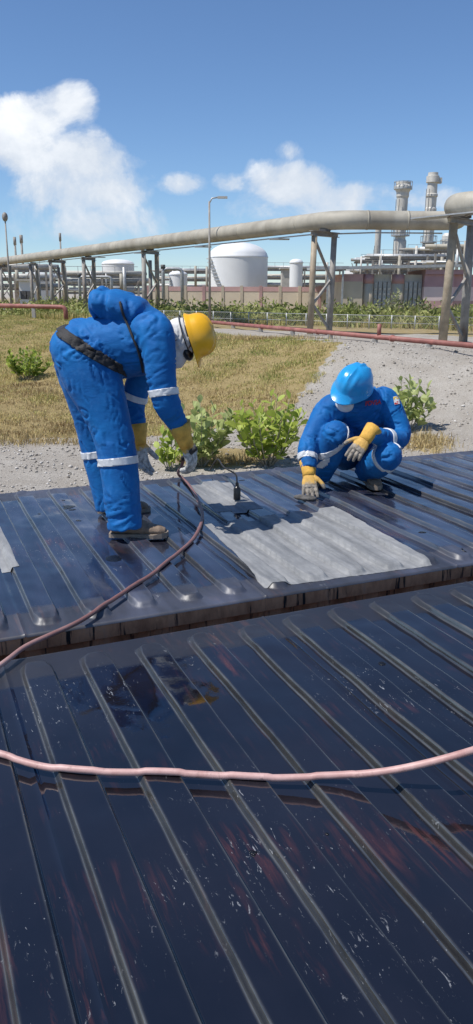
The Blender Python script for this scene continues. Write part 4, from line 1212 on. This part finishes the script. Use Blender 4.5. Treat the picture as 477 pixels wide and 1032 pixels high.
def worker_bent():
    J = lambda x, y, Y: at(x, y, Y)
    root = empty('person', gz(128, 538, 0.0))
    hipN, hipF = J(90, 372, 4.34), J(82, 366, 4.60)
    kneeN, kneeF = J(116, 446, 4.27), J(97, 440, 4.66); ankN, ankF = J(126.5, 533, 4.20), J(112, 512, 4.64)
    shN, shF = J(157, 336, 4.27), J(156, 342, 4.64)
    elN, elF = J(166.5, 400, 4.22), J(135, 402, 4.66); wrN, wrF = J(182.5, 432, 4.27), J(138.5, 431, 4.58)
    pel, waist, chest, neck = J(82, 356, 4.46), J(106, 351, 4.46), J(138, 344, 4.46), J(170, 334, 4.45)
    mb = MB()
    side = (0, 1, 0)
    seg_tube(mb, [J(70, 358, 4.46), pel, waist, chest, J(158, 338, 4.45), neck], [(.10, .10), (.205, .19), (.195, .182), (.21, .195), (.17, .12), (.08, .075)], 26, 6, side)
    mb.ball(J(74, 352, 4.36), .125, 16); mb.ball(J(72, 350, 4.56), .125, 16)
    seg_tube(mb, [J(84, 356, 4.36), hipN, kneeN, ankN], [(.15, .17), (.14, .168), (.106, .112), (.10, .098)], 22, 7, side)
    seg_tube(mb, [J(80, 356, 4.56), hipF, kneeF, ankF], [(.15, .165), (.135, .155), (.105, .11), (.096, .095)], 22, 7, side)
    seg_tube(mb, [J(148, 338, 4.34), shN, elN, wrN], [(.11, .11), (.093, .10), (.070, .076), (.054, .056)], 18, 7, side)
    seg_tube(mb, [J(148, 342, 4.58), shF, elF, wrF], [(.11, .11), (.09, .095), (.07, .075), (.053, .054)], 18, 7, side)
    me = remesh(mb, .0085, 5)
    bones = [(pel, waist, .006), (waist, chest, .007), (chest, neck, .006), (hipN, kneeN, .008, 1), (kneeN, ankN.lerp(kneeN, .35), .008, 1), (ankN.lerp(kneeN, .35), ankN, .008), (hipF, kneeF, .007, 1), (kneeF, ankF, .008, 1), (shN, elN, .008), (elN, wrN, .008), (shF, elF, .007), (elF, wrF, .007)]
    folds(me, bones, 91)
    me.name = 'coverall'; body = obj('coverall', me, suit, root, True)
    spine = (chest - pel).normalized()
    band(me, J(87, 347, 4.46), Vector((.52, .05, .85)), .026, .30, 'waist_belt', belt_mat, root, .005, .004)
    dn = (ankN - kneeN).normalized(); df = (ankF - kneeF).normalized()
    band(me, kneeN.lerp(ankN, .21), dn, .021, .2, 'reflective_band', reflect, root)
    band(me, kneeF.lerp(ankF, .22), df, .021, .165, 'reflective_band', reflect, root)
    band(me, shN.lerp(elN, .93), (elN - shN), .019, .16, 'reflective_band', reflect, root)
    band(me, shF.lerp(elF, .96), (elF - shF), .018, .14, 'reflective_band', reflect, root)
    # bunched hood lying on the back
    hb = MB()
    hb.tube(catmull([J(93, 305, 4.46), J(104, 306, 4.46), J(122, 310, 4.46), J(140, 318, 4.46), J(160, 331, 4.45)], 5), [(.13, .065)] * 2 + [(.17, .086)] * 6 + [(.185, .095)] * 8 + [(.15, .08)] * 5, 20, side=(0, 1, 0))
    hm = remesh(hb, .0085, 7)
    folds(hm, [(J(100, 300, 4.46), J(158, 324, 4.45), .014)], 17, .10); hm.name = 'hood'
    obj('hood', hm, suit, root, True)
    # black cord running from the hood down the ribs
    bvh_all = BVHTree.FromPolygons([v.co.copy() for v in me.vertices] + [v.co.copy() for v in hm.vertices],
                                   [tuple(p.vertices) for p in me.polygons] + [tuple(i + len(me.vertices) for i in p.vertices) for p in hm.polygons])
    pts = surf_points(bvh_all, [(121, 305), (123, 312), (126, 320), (130, 330), (135, 341), (139, 352), (142, 364), (144, 374)], .006)
    MB().tube(catmull(pts, 4), .007, 8).build('cord', belt_mat, root, True)
    # head wrapped in white cloth, helmet tipped forward
    up, fr = Vector((.95, -.05, .31)), Vector((.31, -.12, -.94))
    hc = J(181, 344, 4.42)
    head = make_head(hc + Vector((.005, 0, 0)), up, fr, root, skin, .96)
    M = frame(up, fr); wb = MB()
    Lw = lambda x, y, z: hc + M @ Vector((x, y, z))
    wb.ball(Lw(0, -.02, .015), (.092, .108, .095), 20, M); wb.ball(Lw(0, .020, -.050), (.078, .092, .075), 18, M)
    wb.ball(Lw(0, -.035, -.09), (.112, .115, .085), 18, M); wb.ball(Lw(0, .03, -.085), (.10, .10, .07), 18, M); wb.ball(Lw(0, .075, -.050), (.066, .064, .068), 16, M)
    wm = remesh(wb, .006, 4); folds(wm, [(Lw(0, 0, .06), Lw(0, -.03, -.12), .007)], 5, .06); wm.name = 'head_cloth'
    cl = obj('head_cloth', wm, white_cloth, root, True)
    gl = MB(); gl.ball(Lw(0, .074, .026), (.066, .048, .030), 16, M); gl.build('dark_face', black_plastic, root, True)  # black shape added for the dark area of the face
    ring = [Lw(.098 * math.cos(t), -.018 + .116 * math.sin(t), .042) for t in np.linspace(0, 6.283, 30)]
    MB().tube(ring, [(.002, .005)] * 30, 8, side=None).build('dark_face_rim', belt_mat, root, True)  # thin black ring added round the dark area under the helmet
    make_helmet(Lw(0, .0, .088), up, fr, yellow_shell, root, .88, .95)
    # hands
    fN = (J(195, 468, 4.30) - wrN); make_hand('glove', wrN + fN.normalized() * .085, fN, (-.55, .3, -.5), 1, (.42, .5, .55, .6), glove_y, root, 1.42)
    fF = (J(143, 466, 4.55) - wrF); make_hand('glove', wrF + fF.normalized() * .085, fF, (.7, -.5, -.2), -1, (.25, .3, .35, .4), glove_y, root, 1.36)
    # shoes
    hN = gz(113, 541, 0.012); hN.z = RAISE * .6; hF = gz(101, 517, 0.012); hF.z = RAISE * .6
    make_shoe(hN, (1.0, -.02), root, .315); make_shoe(hF, (1.0, .05), root, .31)
    tag(root, 'person in blue coverall, white head cloth and yellow helmet, bending over', 'person', 'two workers on the far roof')
    return wrN, fN
A_WR, A_F = worker_bent()

def worker_crouched():
    J = lambda x, y, Y: at(x, y, Y)
    root = empty('person', gz(350, 487, 0.0))
    pel, belly, chest, neck = J(364, 456, 5.86), J(363, 438, 5.78), J(362, 416, 5.64), J(358, 399, 5.48)
    shL, shR = J(331, 414, 5.50), J(390, 407, 5.56)          # picture left, picture right
    elL, wrL = J(312, 447, 5.36), J(311, 473, 5.22); elR, wrR = J(403, 441, 5.44), J(372, 438, 5.16)
    hL, hR = J(348, 458, 5.80), J(381, 459, 5.82)
    kL, kR = J(338, 438, 5.30), J(391, 460, 5.22); aL, aR = J(323, 477, 5.52), J(369, 474, 5.54)
    side = (1, 0, 0); mb = MB()
    seg_tube(mb, [J(364, 464, 5.90), pel, belly, chest, J(360, 404, 5.53), neck], [(.10, .10), (.185, .165), (.185, .165), (.20, .165), (.165, .13), (.08, .08)], 24, 6, side)
    mb.ball(J(352, 408, 5.52), .105, 14); mb.ball(J(372, 404, 5.55), .105, 14)
    for h, k, a in ((hL, kL, aL), (hR, kR, aR)):
        seg_tube(mb, [h, h.lerp(k, .5), k], [(.125, .13), (.12, .12), (.095, .095)], 20, 7)
        mb.ball(k, .10, 14)
        seg_tube(mb, [k, k.lerp(a, .5), a], [(.095, .095), (.10, .105), (.088, .088)], 20, 7)
    seg_tube(mb, [J(342, 410, 5.52), shL, elL, wrL], [(.10, .10), (.095, .10), (.074, .076), (.056, .056)], 18, 7)
    seg_tube(mb, [J(382, 404, 5.55), shR, elR, wrR], [(.10, .10), (.095, .10), (.076, .078), (.056, .056)], 18, 7)
    me = remesh(mb, .009, 5)
    bones = [(pel, chest, .008), (chest, neck, .006), (hL, kL, .007), (kL, aL, .010), (hR, kR, .008), (kR, aR, .010), (shL, elL, .009), (elL, wrL, .009), (shR, elR, .009), (elR, wrR, .009)]
    folds(me, bones, 44, .07); me.name = 'coverall'; obj('coverall', me, suit, root, True)
    band(me, wrL.lerp(elL, .42), elL - wrL, .019, .15, 'reflective_band', reflect, root)
    band(me, elR.lerp(wrR, .45), wrR - elR, .018, .15, 'reflective_band', reflect, root)
    band(me, kL.lerp(aL, .14) , (aL - kL) + Vector((.35, 0, .1)), .018, .16, 'reflective_band', reflect, root)
    band(me, kR.lerp(aR, .10), (aR - kR) + Vector((-.1, 0, -.05)), .018, .17, 'reflective_band', reflect, root)
    # head bowed, helmet crown towards the viewer
    up, fr = Vector((.10, -.50, .86)), Vector((-.56, -.62, -.42))
    hc = J(354, 396, 5.42); make_head(hc, up, fr, root, skin, .95)
    M = frame(up, fr); Lw = lambda x, y, z: hc + M @ Vector((x, y, z))
    mk = MB(); mk.ball(Lw(0, .066, -.062), (.068, .060, .052), 16, M); mk.build('dust_mask', white_cloth, root, True)
    make_helmet(Lw(0, -.008, .060), up, fr, blue_shell, root, 1.10)
    ring = [Lw(.095 * math.cos(t), -.05 + .10 * math.sin(t), -.125 + .03 * math.sin(t)) for t in np.linspace(0, 6.283, 28)]
    MB().tube(ring, [(.022, .012)] * 28, 8).build('collar', suit, root, True)
    # hands: one on the roof with a rag, one hanging over the knee
    fL = J(313, 501, 5.06) - wrL
    make_hand('glove', wrL + fL.normalized() * .04, fL, (.1, .35, -.9), 1, (.15, .15, .18, .2), glove_d, root, 1.22, .16)
    fR = J(352, 464, 5.06) - wrR
    make_hand('glove', wrR + fR.normalized() * .035, fR, (.25, .8, -.3), -1, (.25, .3, .32, .35), glove_d, root, 1.22, .08)
    gR = gz(370, 487.5, 0.0); gR.z = RAISE * .6; gL = gz(322, 487.5, 0.0); gL.z = RAISE * .6
    make_shoe(gR + Vector((0, .04, 0)), (.10, -1.0), root, .30, 0.0, .06); make_shoe(gL + Vector((0, .04, 0)), (-.35, -.94), root, .30, 0.0, .06)
    # printing on the chest and the sleeve patch, wrapped on to the cloth
    bvh = BVHTree.FromPolygons([v.co.copy() for v in me.vertices], [tuple(p.vertices) for p in me.polygons])
    red = plain('red_print', (0.55, 0.03, 0.03), 0.7, 0.1, 20)
    cu = bpy.data.curves.new('lettering', 'FONT'); cu.body = 'PDVSA'; cu.size = 1.0; cu.resolution_u = 3; cu.offset = 0.02
    to = bpy.data.objects.new('lettering', cu); COL.objects.link(to)
    dg = bpy.context.evaluated_depsgraph_get(); dg.update(); tm = bpy.data.meshes.new_from_object(to.evaluated_get(dg)); bpy.data.objects.remove(to)
    bm = bmesh.new(); bm.from_mesh(tm); bmesh.ops.triangulate(bm, faces=bm.faces[:]); bmesh.ops.subdivide_edges(bm, edges=bm.edges[:], cuts=1, use_grid_fill=True)
    xs = [v.co.x for v in bm.verts]; x0, x1 = min(xs), max(xs); ok = True
    for v in bm.verts:
        a = (v.co.x - x0) / (x1 - x0); px = 368.5 + 15.5 * a; py = 409.0 - 2.0 * a - v.co.y * 6.5
        h = surf_points(bvh, [(px, py)], .004)
        if h: v.co = h[0]
        else: v.co = J(px, py, 5.45)
    bm.to_mesh(tm); bm.free(); tm.name = 'chest_lettering'; obj('chest_lettering', tm, red, root)
    def patch(pix, name, m, parent):
        n = 5; vs = []; (ax, ay), (bx, by), (cx, cy), (dx, dy) = pix
        for j in range(n):
            for i in range(n):
                s, t = i / (n - 1), j / (n - 1)
                px = (ax * (1 - s) + bx * s) * (1 - t) + (dx * (1 - s) + cx * s) * t; py = (ay * (1 - s) + by * s) * (1 - t) + (dy * (1 - s) + cy * s) * t
                h = surf_points(bvh, [(px, py)], .0045); vs.append(h[0] if h else J(px, py, 5.5))
        return MB().add(vs, [(j * n + i, j * n + i + 1, (j + 1) * n + i + 1, (j + 1) * n + i) for j in range(n - 1) for i in range(n - 1)]).build(name, m, parent, True)
    pr = patch([(396, 400), (401.5, 399), (403, 407), (397.5, 408)], 'sleeve_patch', plain('patch_white', (.7, .7, .68), .7, .05, 20), root)
    patch([(396.2, 400.5), (401.2, 399.5), (401.6, 402), (396.6, 403)], 'patch_stripe', plain('patch_yellow', (.75, .5, .05), .7, .05, 20), pr)
    patch([(397.2, 405.2), (402.3, 404.2), (402.8, 406.8), (397.6, 407.8)], 'patch_stripe', red, pr)
    tag(root, 'person in blue coverall and blue helmet crouching at the grey sheet', 'person', 'two workers on the far roof')
    # rag under the hand
    rg = gz(311, 503, RAISE); m = MB()
    for k in range(5): m.ball(rg + Vector((random.uniform(-.06, .05), random.uniform(-.03, .05), .012)), (.045, .035, .016), 10)
    rm = remesh(m, .006, 2); folds(rm, [(rg - Vector((.1, 0, 0)), rg + Vector((.1, 0, 0)), .006)], 3, .04); rm.name = 'rag'
    o = obj('rag', rm, plain('soiled_rag', (.10, .095, .09), .9, .4, 25), None, True); tag(o, 'grimy dark rag under the crouching worker\'s gloved hand', 'rag')
worker_crouched()

# gas torch left on the small sheet, and the handle in the bent worker's hand
def torch():
    b = gz(239, 503.5, RAISE + .012); root = empty('gas_torch', b)
    t = b + Vector((.006, .02, .115))
    MB().lathe(b, [(.020, 0), (.024, .002), (.024, .075), (.019, .085), (.012, .092), (.010, .118)], 18).build('burner', black_plastic, root); smooth_by_angle(root.children[-1], 40)
    e = gz(212, 473, .03)
    MB().tube(catmull([b + Vector((0, 0, .115)), b + Vector((-.012, .02, .17)), b + Vector((-.09, .10, .20)), b.lerp(e, .7) + Vector((0, 0, .14)), e], 6), .0055, 8).build('lance', belt_mat, root, True)
    tag(root, 'small black burner on a thin bent lance, standing on the pale sheet', 'torch')
    g = A_WR + A_F.normalized() * .135; root = empty('hose_handle', g - Vector((0, 0, .05)))
    h0, h1 = at(185, 462, 4.36), at(197, 452, 4.20)
    MB().cyl(h0, h1, .016, .014, 12).build('grip', belt_mat, root, True)
    MB().cyl(h0 - (h1 - h0).normalized() * .05, h0 + (h1 - h0).normalized() * .01, .011, n=10).build('nozzle', plain('brass', (.42, .27, .10), .35, .15, 20, metal=.8), root, True)
    tag(root, 'dark hose handle gripped in the bent worker\'s near glove', 'handle')
torch()

# ------------------------------------------------------------------ vegetation and loose stone
def tint_mat(name, stops, rough=0.8, trans=0.2):
    def fn(N, bs, p):
        a = N.n('ShaderNodeAttribute'); a.attribute_name = 'tint'
        c = N.ramp(a.outputs['Fac'], stops)
        N.put(bs.inputs['Base Color'], c); bs.inputs['Roughness'].default_value = rough; bs.inputs['Specular IOR Level'].default_value = 0.2
        if trans:
            tr = N.n('ShaderNodeBsdfTranslucent'); N.put(tr.inputs[0], c)
            mx = N.n('ShaderNodeMixShader'); mx.inputs[0].default_value = trans
            N.put(mx.inputs[1], bs.outputs[0]); N.put(mx.inputs[2], tr.outputs[0])
            o = [q for q in N.t.nodes if q.type == 'OUTPUT_MATERIAL'][0]; N.put(o.inputs['Surface'], mx.outputs[0])
    return mat(name, fn)
def set_tint(o, t):
    at_ = o.data.attributes.new('tint', 'FLOAT', 'POINT'); at_.data.foreach_set('value', np.asarray(t, np.float32))
def blades(name, X, Y, H, W, tint, material, label, cat=None, kind='stuff', lean=0.5, parent=None):
    n = len(X); Z = terrain(X, Y) - 0.02
    a = rng.uniform(0, 6.283, n); wx, wy = np.cos(a) * W / 2, np.sin(a) * W / 2
    la = rng.uniform(0, 6.283, n); ll = np.abs(rng.normal(0, lean, n)) * H
    b = np.stack([X, Y, Z], -1); s = np.stack([wx, wy, 0 * wx], -1)
    mid = b + np.stack([np.cos(la) * ll * .3, np.sin(la) * ll * .3, H * .6], -1)
    tip = b + np.stack([np.cos(la) * ll, np.sin(la) * ll, H * np.sqrt(np.clip(1 - (ll / H) ** 2 * .5, .2, 1))], -1)
    V = np.stack([b - s, b + s, mid + s * .8, mid - s * .8, tip], 1).reshape(-1, 3)
    i = np.arange(n) * 5
    F = np.concatenate([np.stack([i, i + 1, i + 2], -1), np.stack([i, i + 2, i + 3], -1), np.stack([i + 3, i + 2, i + 4], -1)])
    o = np_mesh(name, V, F, material, parent); set_tint(o, np.repeat(tint, 5))
    return tag(o, label, cat, kind=kind)
GRASS_STOPS = [(0.0, (0.19, 0.125, 0.055)), (0.3, (0.56, 0.44, 0.23)), (0.55, (0.55, 0.48, 0.20)), (0.8, (0.32, 0.34, 0.10)), (1.0, (0.15, 0.21, 0.05))]
grass_mat = tint_mat('dry_grass', GRASS_STOPS)
def build_grass():
    xs0, ys0 = [q[0] for q in MEADOW], [q[1] for q in MEADOW]
    n = 1500000; X = rng.uniform(max(min(xs0), -30), max(xs0), n); Y = rng.uniform(min(ys0), min(max(ys0), 70), n)
    patchy = Waves(1.6, 71, 16); patchy2 = Waves(0.55, 72, 16)
    pv = 0.6 * patchy(X, Y) + 0.5 * patchy2(X, Y)
    jx, jy = X + 0.35 * patchy2(X + 5, Y), Y + 0.9 * patchy(X, Y + 3)
    px, py = project(X, Y, terrain(X, Y))
    keep = in_poly(jx, jy, MEADOW) & (px > -260) & (px < 400)
    keep &= rng.random(n) < np.clip(0.75 + 0.35 * pv, 0.12, 1) * np.clip(0.16 + 9.0 / Y ** 0.9 * 0.9, 0, 1)
    X, Y, pv = X[keep], Y[keep], pv[keep]
    t = np.clip((Y - 18.5) / (ytop(X) - 18.5), 0, 1)
    green = 0.31 + 0.29 * sstep(t, 0.15, 0.6) + 0.10 * Waves(4.0, 75, 12)(X, Y) + 0.07 * pv
    tint = np.clip(green + .12 * Waves(1.1, 78, 14)(X, Y) + rng.normal(0, 0.16, len(X)), 0, 1)
    tall = sstep(Waves(2.4, 77, 14)(X, Y), -.2, 1.2); H = np.clip(0.085 + 0.035 * pv + .09 * tall + rng.normal(0, .035, len(X)), .03, .4)
    blades('grass', X, Y, H, rng.uniform(.012, .026, len(X)), tint, grass_mat, 'dry yellow-green grass covering the low bank', lean=.8)
    # dry tussocks in the gravel behind the crouching worker and at the bank's crest
    for k, (cx, cy, w, d, m, lab) in enumerate([(428, 447, .75, .9, 700, 'straw-dry grass tuft in the gravel at the far right'), (262, 343, 2.6, .7, 2200, 'pale dry grass along the crest of the bank'), (222, 466, 1.1, .35, 500, 'thin dead grass between the two bushes'), (40, 447, 3.0, .35, 900, 'dead grass fringe at the foot of the bank')]):
        c = on_ground(cx, cy); X = rng.normal(c.x, w * .5, m); Y = rng.normal(c.y, d * .5, m)
        blades('dry_grass', X, Y, rng.uniform(.1, .32, m), rng.uniform(.012, .026, m), np.clip(rng.normal(.28, .1, m), 0, .5), grass_mat, lab, lean=.7)
build_grass()

def build_gravel():
    n = 60000; X = rng.uniform(-9, 13, n); Y = rng.uniform(12.5, 34, n)
    inm = in_poly(X, Y, MEADOW); dens = np.where(inm, 0.03, 1.0) * np.clip(1.25 - Y / 34, .12, 1)
    k = rng.random(n) < dens * np.clip(.55 + .4 * Waves(1.4, 88, 14)(X, Y), .1, 1); X, Y = X[k], Y[k]; n = len(X)
    base = np.array([(1, 0, 0), (0, 1, 0), (-1, 0, 0), (0, -1, 0), (0, 0, 1), (0, 0, -1)], float)
    R_ = np.exp(rng.normal(math.log(.022), .45, n)); R_ = np.clip(R_, .008, .10)
    V = base[None] * (R_[:, None, None] * rng.uniform(.55, 1.3, (n, 6, 1)) * np.array((1, 1, .7)))
    a = rng.uniform(0, 6.28, n); c, s = np.cos(a), np.sin(a)
    V = np.stack([V[..., 0] * c[:, None] - V[..., 1] * s[:, None], V[..., 0] * s[:, None] + V[..., 1] * c[:, None], V[..., 2]], -1)
    V += np.stack([X, Y, terrain(X, Y) + R_ * .25], -1)[:, None, :]
    tri = np.array([(0, 1, 4), (1, 2, 4), (2, 3, 4), (3, 0, 4), (1, 0, 5), (2, 1, 5), (3, 2, 5), (0, 3, 5)])
    F = (tri[None] + (np.arange(n) * 6)[:, None, None]).reshape(-1, 3)
    o = np_mesh('gravel', V.reshape(-1, 3), F, tint_mat('gravel_stone', [(0, (.16, .14, .12)), (.4, (.36, .33, .29)), (.8, (.50, .47, .43)), (1, (.62, .60, .57))], .9, 0))
    set_tint(o, np.repeat(rng.random(n), 6)); tag(o, 'loose pale gravel behind the containers', kind='stuff')
build_gravel()

# big-leaved milkweed bushes
def leaf_mesh(name, L, W, m, cup=.25):
    vs = []; n = 6
    prof = [0.10, .62, .95, 1.0, .72, .02]
    for k in range(n):
        t = k / (n - 1); z = -.12 * L * t * t; w = prof[k] * W / 2
        vs += [(-w, t * L, z + cup * w), (0, t * L, z), (w, t * L, z + cup * w)]
    fs = []
    for k in range(n - 1):
        a = k * 3; fs += [(a, a + 1, a + 4, a + 3), (a + 1, a + 2, a + 5, a + 4)]
    me = bpy.data.meshes.new(name); me.from_pydata(vs, [], fs); me.update(); me.materials.append(m)
    me.polygons.foreach_set('use_smooth', [True] * len(me.polygons)); return me
bark = plain('pale_bark', (.30, .27, .20), .9, .2, 20)
def bush(base, width, height, nst, nleaf, L, W, lmat, label, seed, separate=True, group='leafy bushes'):
    g = random.Random(seed); root = empty('bush', base); me = leaf_mesh('leaf', L, W, lmat); allm = []
    st = MB(); count = 0
    for s in range(nst):
        a = 6.283 * s / nst + g.uniform(-.4, .4); rad = width / 2 * math.sqrt(g.uniform(.03, 1)); top = Vector((math.cos(a) * rad, math.sin(a) * rad * .8, height * g.uniform(.62, 1.0) * (1 - .38 * (rad / (width / 2)) ** 2)))
        p0 = Vector((math.cos(a) * .06, math.sin(a) * .06, -.05)); p1 = Vector((top.x * .65, top.y * .65, top.z * .45))
        path = catmull([Vector(base) + q for q in (p0, p1, top)], 6); st.tube(path, [.014 - .008 * k / (len(path) - 1) for k in range(len(path))], 6)
        m = nleaf // nst
        for k in range(m):
            t = 0.22 + .78 * (k + g.random()) / m; idx = min(int(t * (len(path) - 1)), len(path) - 2); p = path[idx].lerp(path[idx + 1], t * (len(path) - 1) - idx)
            az = 1.571 * k + g.uniform(-.6, .6) + a; el = g.uniform(.25, 1.15) + .4 * (t > .9)
            d = Vector((math.cos(az) * math.cos(el), math.sin(az) * math.cos(el), math.sin(el)))
            up = Vector((-math.cos(az) * math.sin(el), -math.sin(az) * math.sin(el), math.cos(el)))
            x = d.cross(up); sc = g.uniform(.65, 1.15) * (1.0 - .25 * (t > .92))
            tw = Matrix.Rotation(g.uniform(-1.1, 1.1), 3, d)
            M = Matrix.Translation(p) @ (tw @ Matrix((x, d, up)).transposed()).to_4x4() @ Matrix.Scale(sc, 4)
            allm.append(M)
    st.build('stem', bark, root, True)
    if separate:
        for M in allm:
            o = bpy.data.objects.new('leaf', me); COL.objects.link(o); o.parent = root; o.matrix_parent_inverse = root.matrix_basis.inverted(); o.matrix_basis = M
    else:
        V = np.array([v.co for v in me.vertices]); F = np.array([tuple(p.vertices) for p in me.polygons]); Vs, Fs = [], []
        for i, M in enumerate(allm):
            A = np.array(M); Vs.append(V @ A[:3, :3].T + A[:3, 3]); Fs.append(F + i * len(V))
        tag(np_mesh('foliage', np.concatenate(Vs), np.concatenate(Fs), lmat, root, True), kind='stuff')
    return tag(root, label, 'bush', group)
lf_a = leaf_mat('bright_green_leaf', (0.16, 0.24, 0.03), (0.55, 0.64, 0.13), .45)
lf_b = leaf_mat('grey_green_leaf', (0.20, 0.27, 0.07), (0.58, 0.63, 0.26), .42)
bush(on_ground(270, 470), 1.9, 1.95, 27, 297, .30, .17, lf_a, 'dense bright green leafy bush just left of the crouching worker', 3)
bush(on_ground(203, 470), 1.7, 1.9, 17, 260, .30, .19, lf_b, 'sparse grey-green broad-leaved bush beside the bent worker\'s glove', 5)
bush(on_ground(172, 474), 1.0, 1.0, 7, 56, .28, .18, lf_a, 'small yellow-green sprout left of the sparse broad-leaved bush', 6)
bush(on_ground(411, 434), 1.35, 1.7, 12, 170, .30, .19, lf_b, 'broad-leaved bush behind the crouching worker\'s shoulder', 8)
bush(on_ground(27, 383), 2.0, 1.35, 18, 420, .22, .12, lf_a, 'rounded green bush on the grassy bank at the left', 9, separate=False)
bush(on_ground(143, 474), .35, .3, 4, 20, .12, .06, lf_b, 'tiny weed behind the bent worker\'s far glove', 12)
bush(on_ground(84, 322), 1.5, 1.1, 8, 120, .26, .12, lf_b, 'grey-green bush on the crest under the blue hood', 14, separate=False)

# scrub between the fence and the plant
scrub_mat = tint_mat('scrub_leaves', [(0, (.09, .11, .03)), (.4, (.22, .26, .075)), (.75, (.36, .37, .14)), (1, (.48, .44, .22))], .8, .25)
def build_scrub():
    cx, cy, hh = [], [], []
    fa, fb = gz(520, 336.5, Z_UP), gz(150, 324.5, Z_UP)
    for _ in range(520):
        X = rng.uniform(-22, 21); yf = np.interp(X, [fb.x, fa.x], [fb.y, fa.y]); Y = rng.uniform(yf + 1.0, max(yf + 5, 63)) if X > -8 else rng.uniform(62, 100)
        cx.append(X); cy.append(Y); hh.append(rng.uniform(.6, 1.5) * (1.0 if Y < 60 else 1.2))
    V, F, T = [], [], []; k = 0
    for X, Y, h in zip(cx, cy, hh):
        m = 75; p = rng.normal(size=(m, 3)); p /= np.linalg.norm(p, axis=1)[:, None]; p *= rng.random((m, 1)) ** .4
        c = np.stack([X + p[:, 0] * h * 1.25, Y + p[:, 1] * h * .9, tz(X, Y) + np.abs(p[:, 2]) * h], -1)
        d1 = rng.normal(size=(m, 3)); d1 /= np.linalg.norm(d1, axis=1)[:, None]; d1[:, 2] = np.abs(d1[:, 2])
        d2 = np.cross(d1, rng.normal(size=(m, 3))); d2 /= np.linalg.norm(d2, axis=1)[:, None]
        s = rng.uniform(.10, .26, (m, 1)); q = np.stack([c - d2 * s * .35, c + d1 * s - d2 * 0, c + d2 * s * .35, c - d1 * s], 1)
        V.append(q.reshape(-1, 3)); i = np.arange(m) * 4 + k; F.append(np.stack([i, i + 1, i + 2, i + 3], -1)); k += m * 4
        T.append(np.repeat(np.clip(rng.normal(.52 + .16 * np.sin(X * 1.3), .15) + rng.normal(0, .14, m), 0, 1), 4))
    o = np_mesh('scrub', np.concatenate(V), np.concatenate(F), scrub_mat); set_tint(o, np.concatenate(T))
    tag(o, 'low yellow-green scrub between the fence and the plant', kind='stuff')
    n = 26000; X = rng.uniform(-16, 21, n); yf = np.interp(X, [fb.x, fa.x], [fb.y, fa.y]); Y = yf + .6 + rng.random(n) ** 1.3 * 16
    blades('tall_grass', X, Y, rng.uniform(.25, .7, n), rng.uniform(.03, .06, n), np.clip(rng.normal(.6, .2, n), 0, 1), grass_mat, 'tall grass growing behind the fence', lean=.35)
build_scrub()
lf_c = leaf_mat('dull_leaf', (0.14, 0.16, 0.06), (0.38, 0.40, 0.19), .35)
for i, (px, py, Y, w, h, lab) in enumerate([(398, 318, 57, 3.0, 2.5, 'tall dull bush in front of the right louvred bay'), (424, 317, 55, 2.4, 2.0, 'ragged bush before the maroon corner of the building'), (352, 318, 58, 2.4, 1.9, 'grey bush left of the louvred building'), (378, 319, 53, 1.8, 1.3, 'low bush in front of the left louvred bay'), (463, 318, 50, 2.2, 1.5, 'bush seen through the right-hand trestle')]):
    b = G(px, Y); bush(b, w, h, 12, 220, .42, .12, lf_c, lab, 30 + i, separate=False, group='bushes in front of the building')
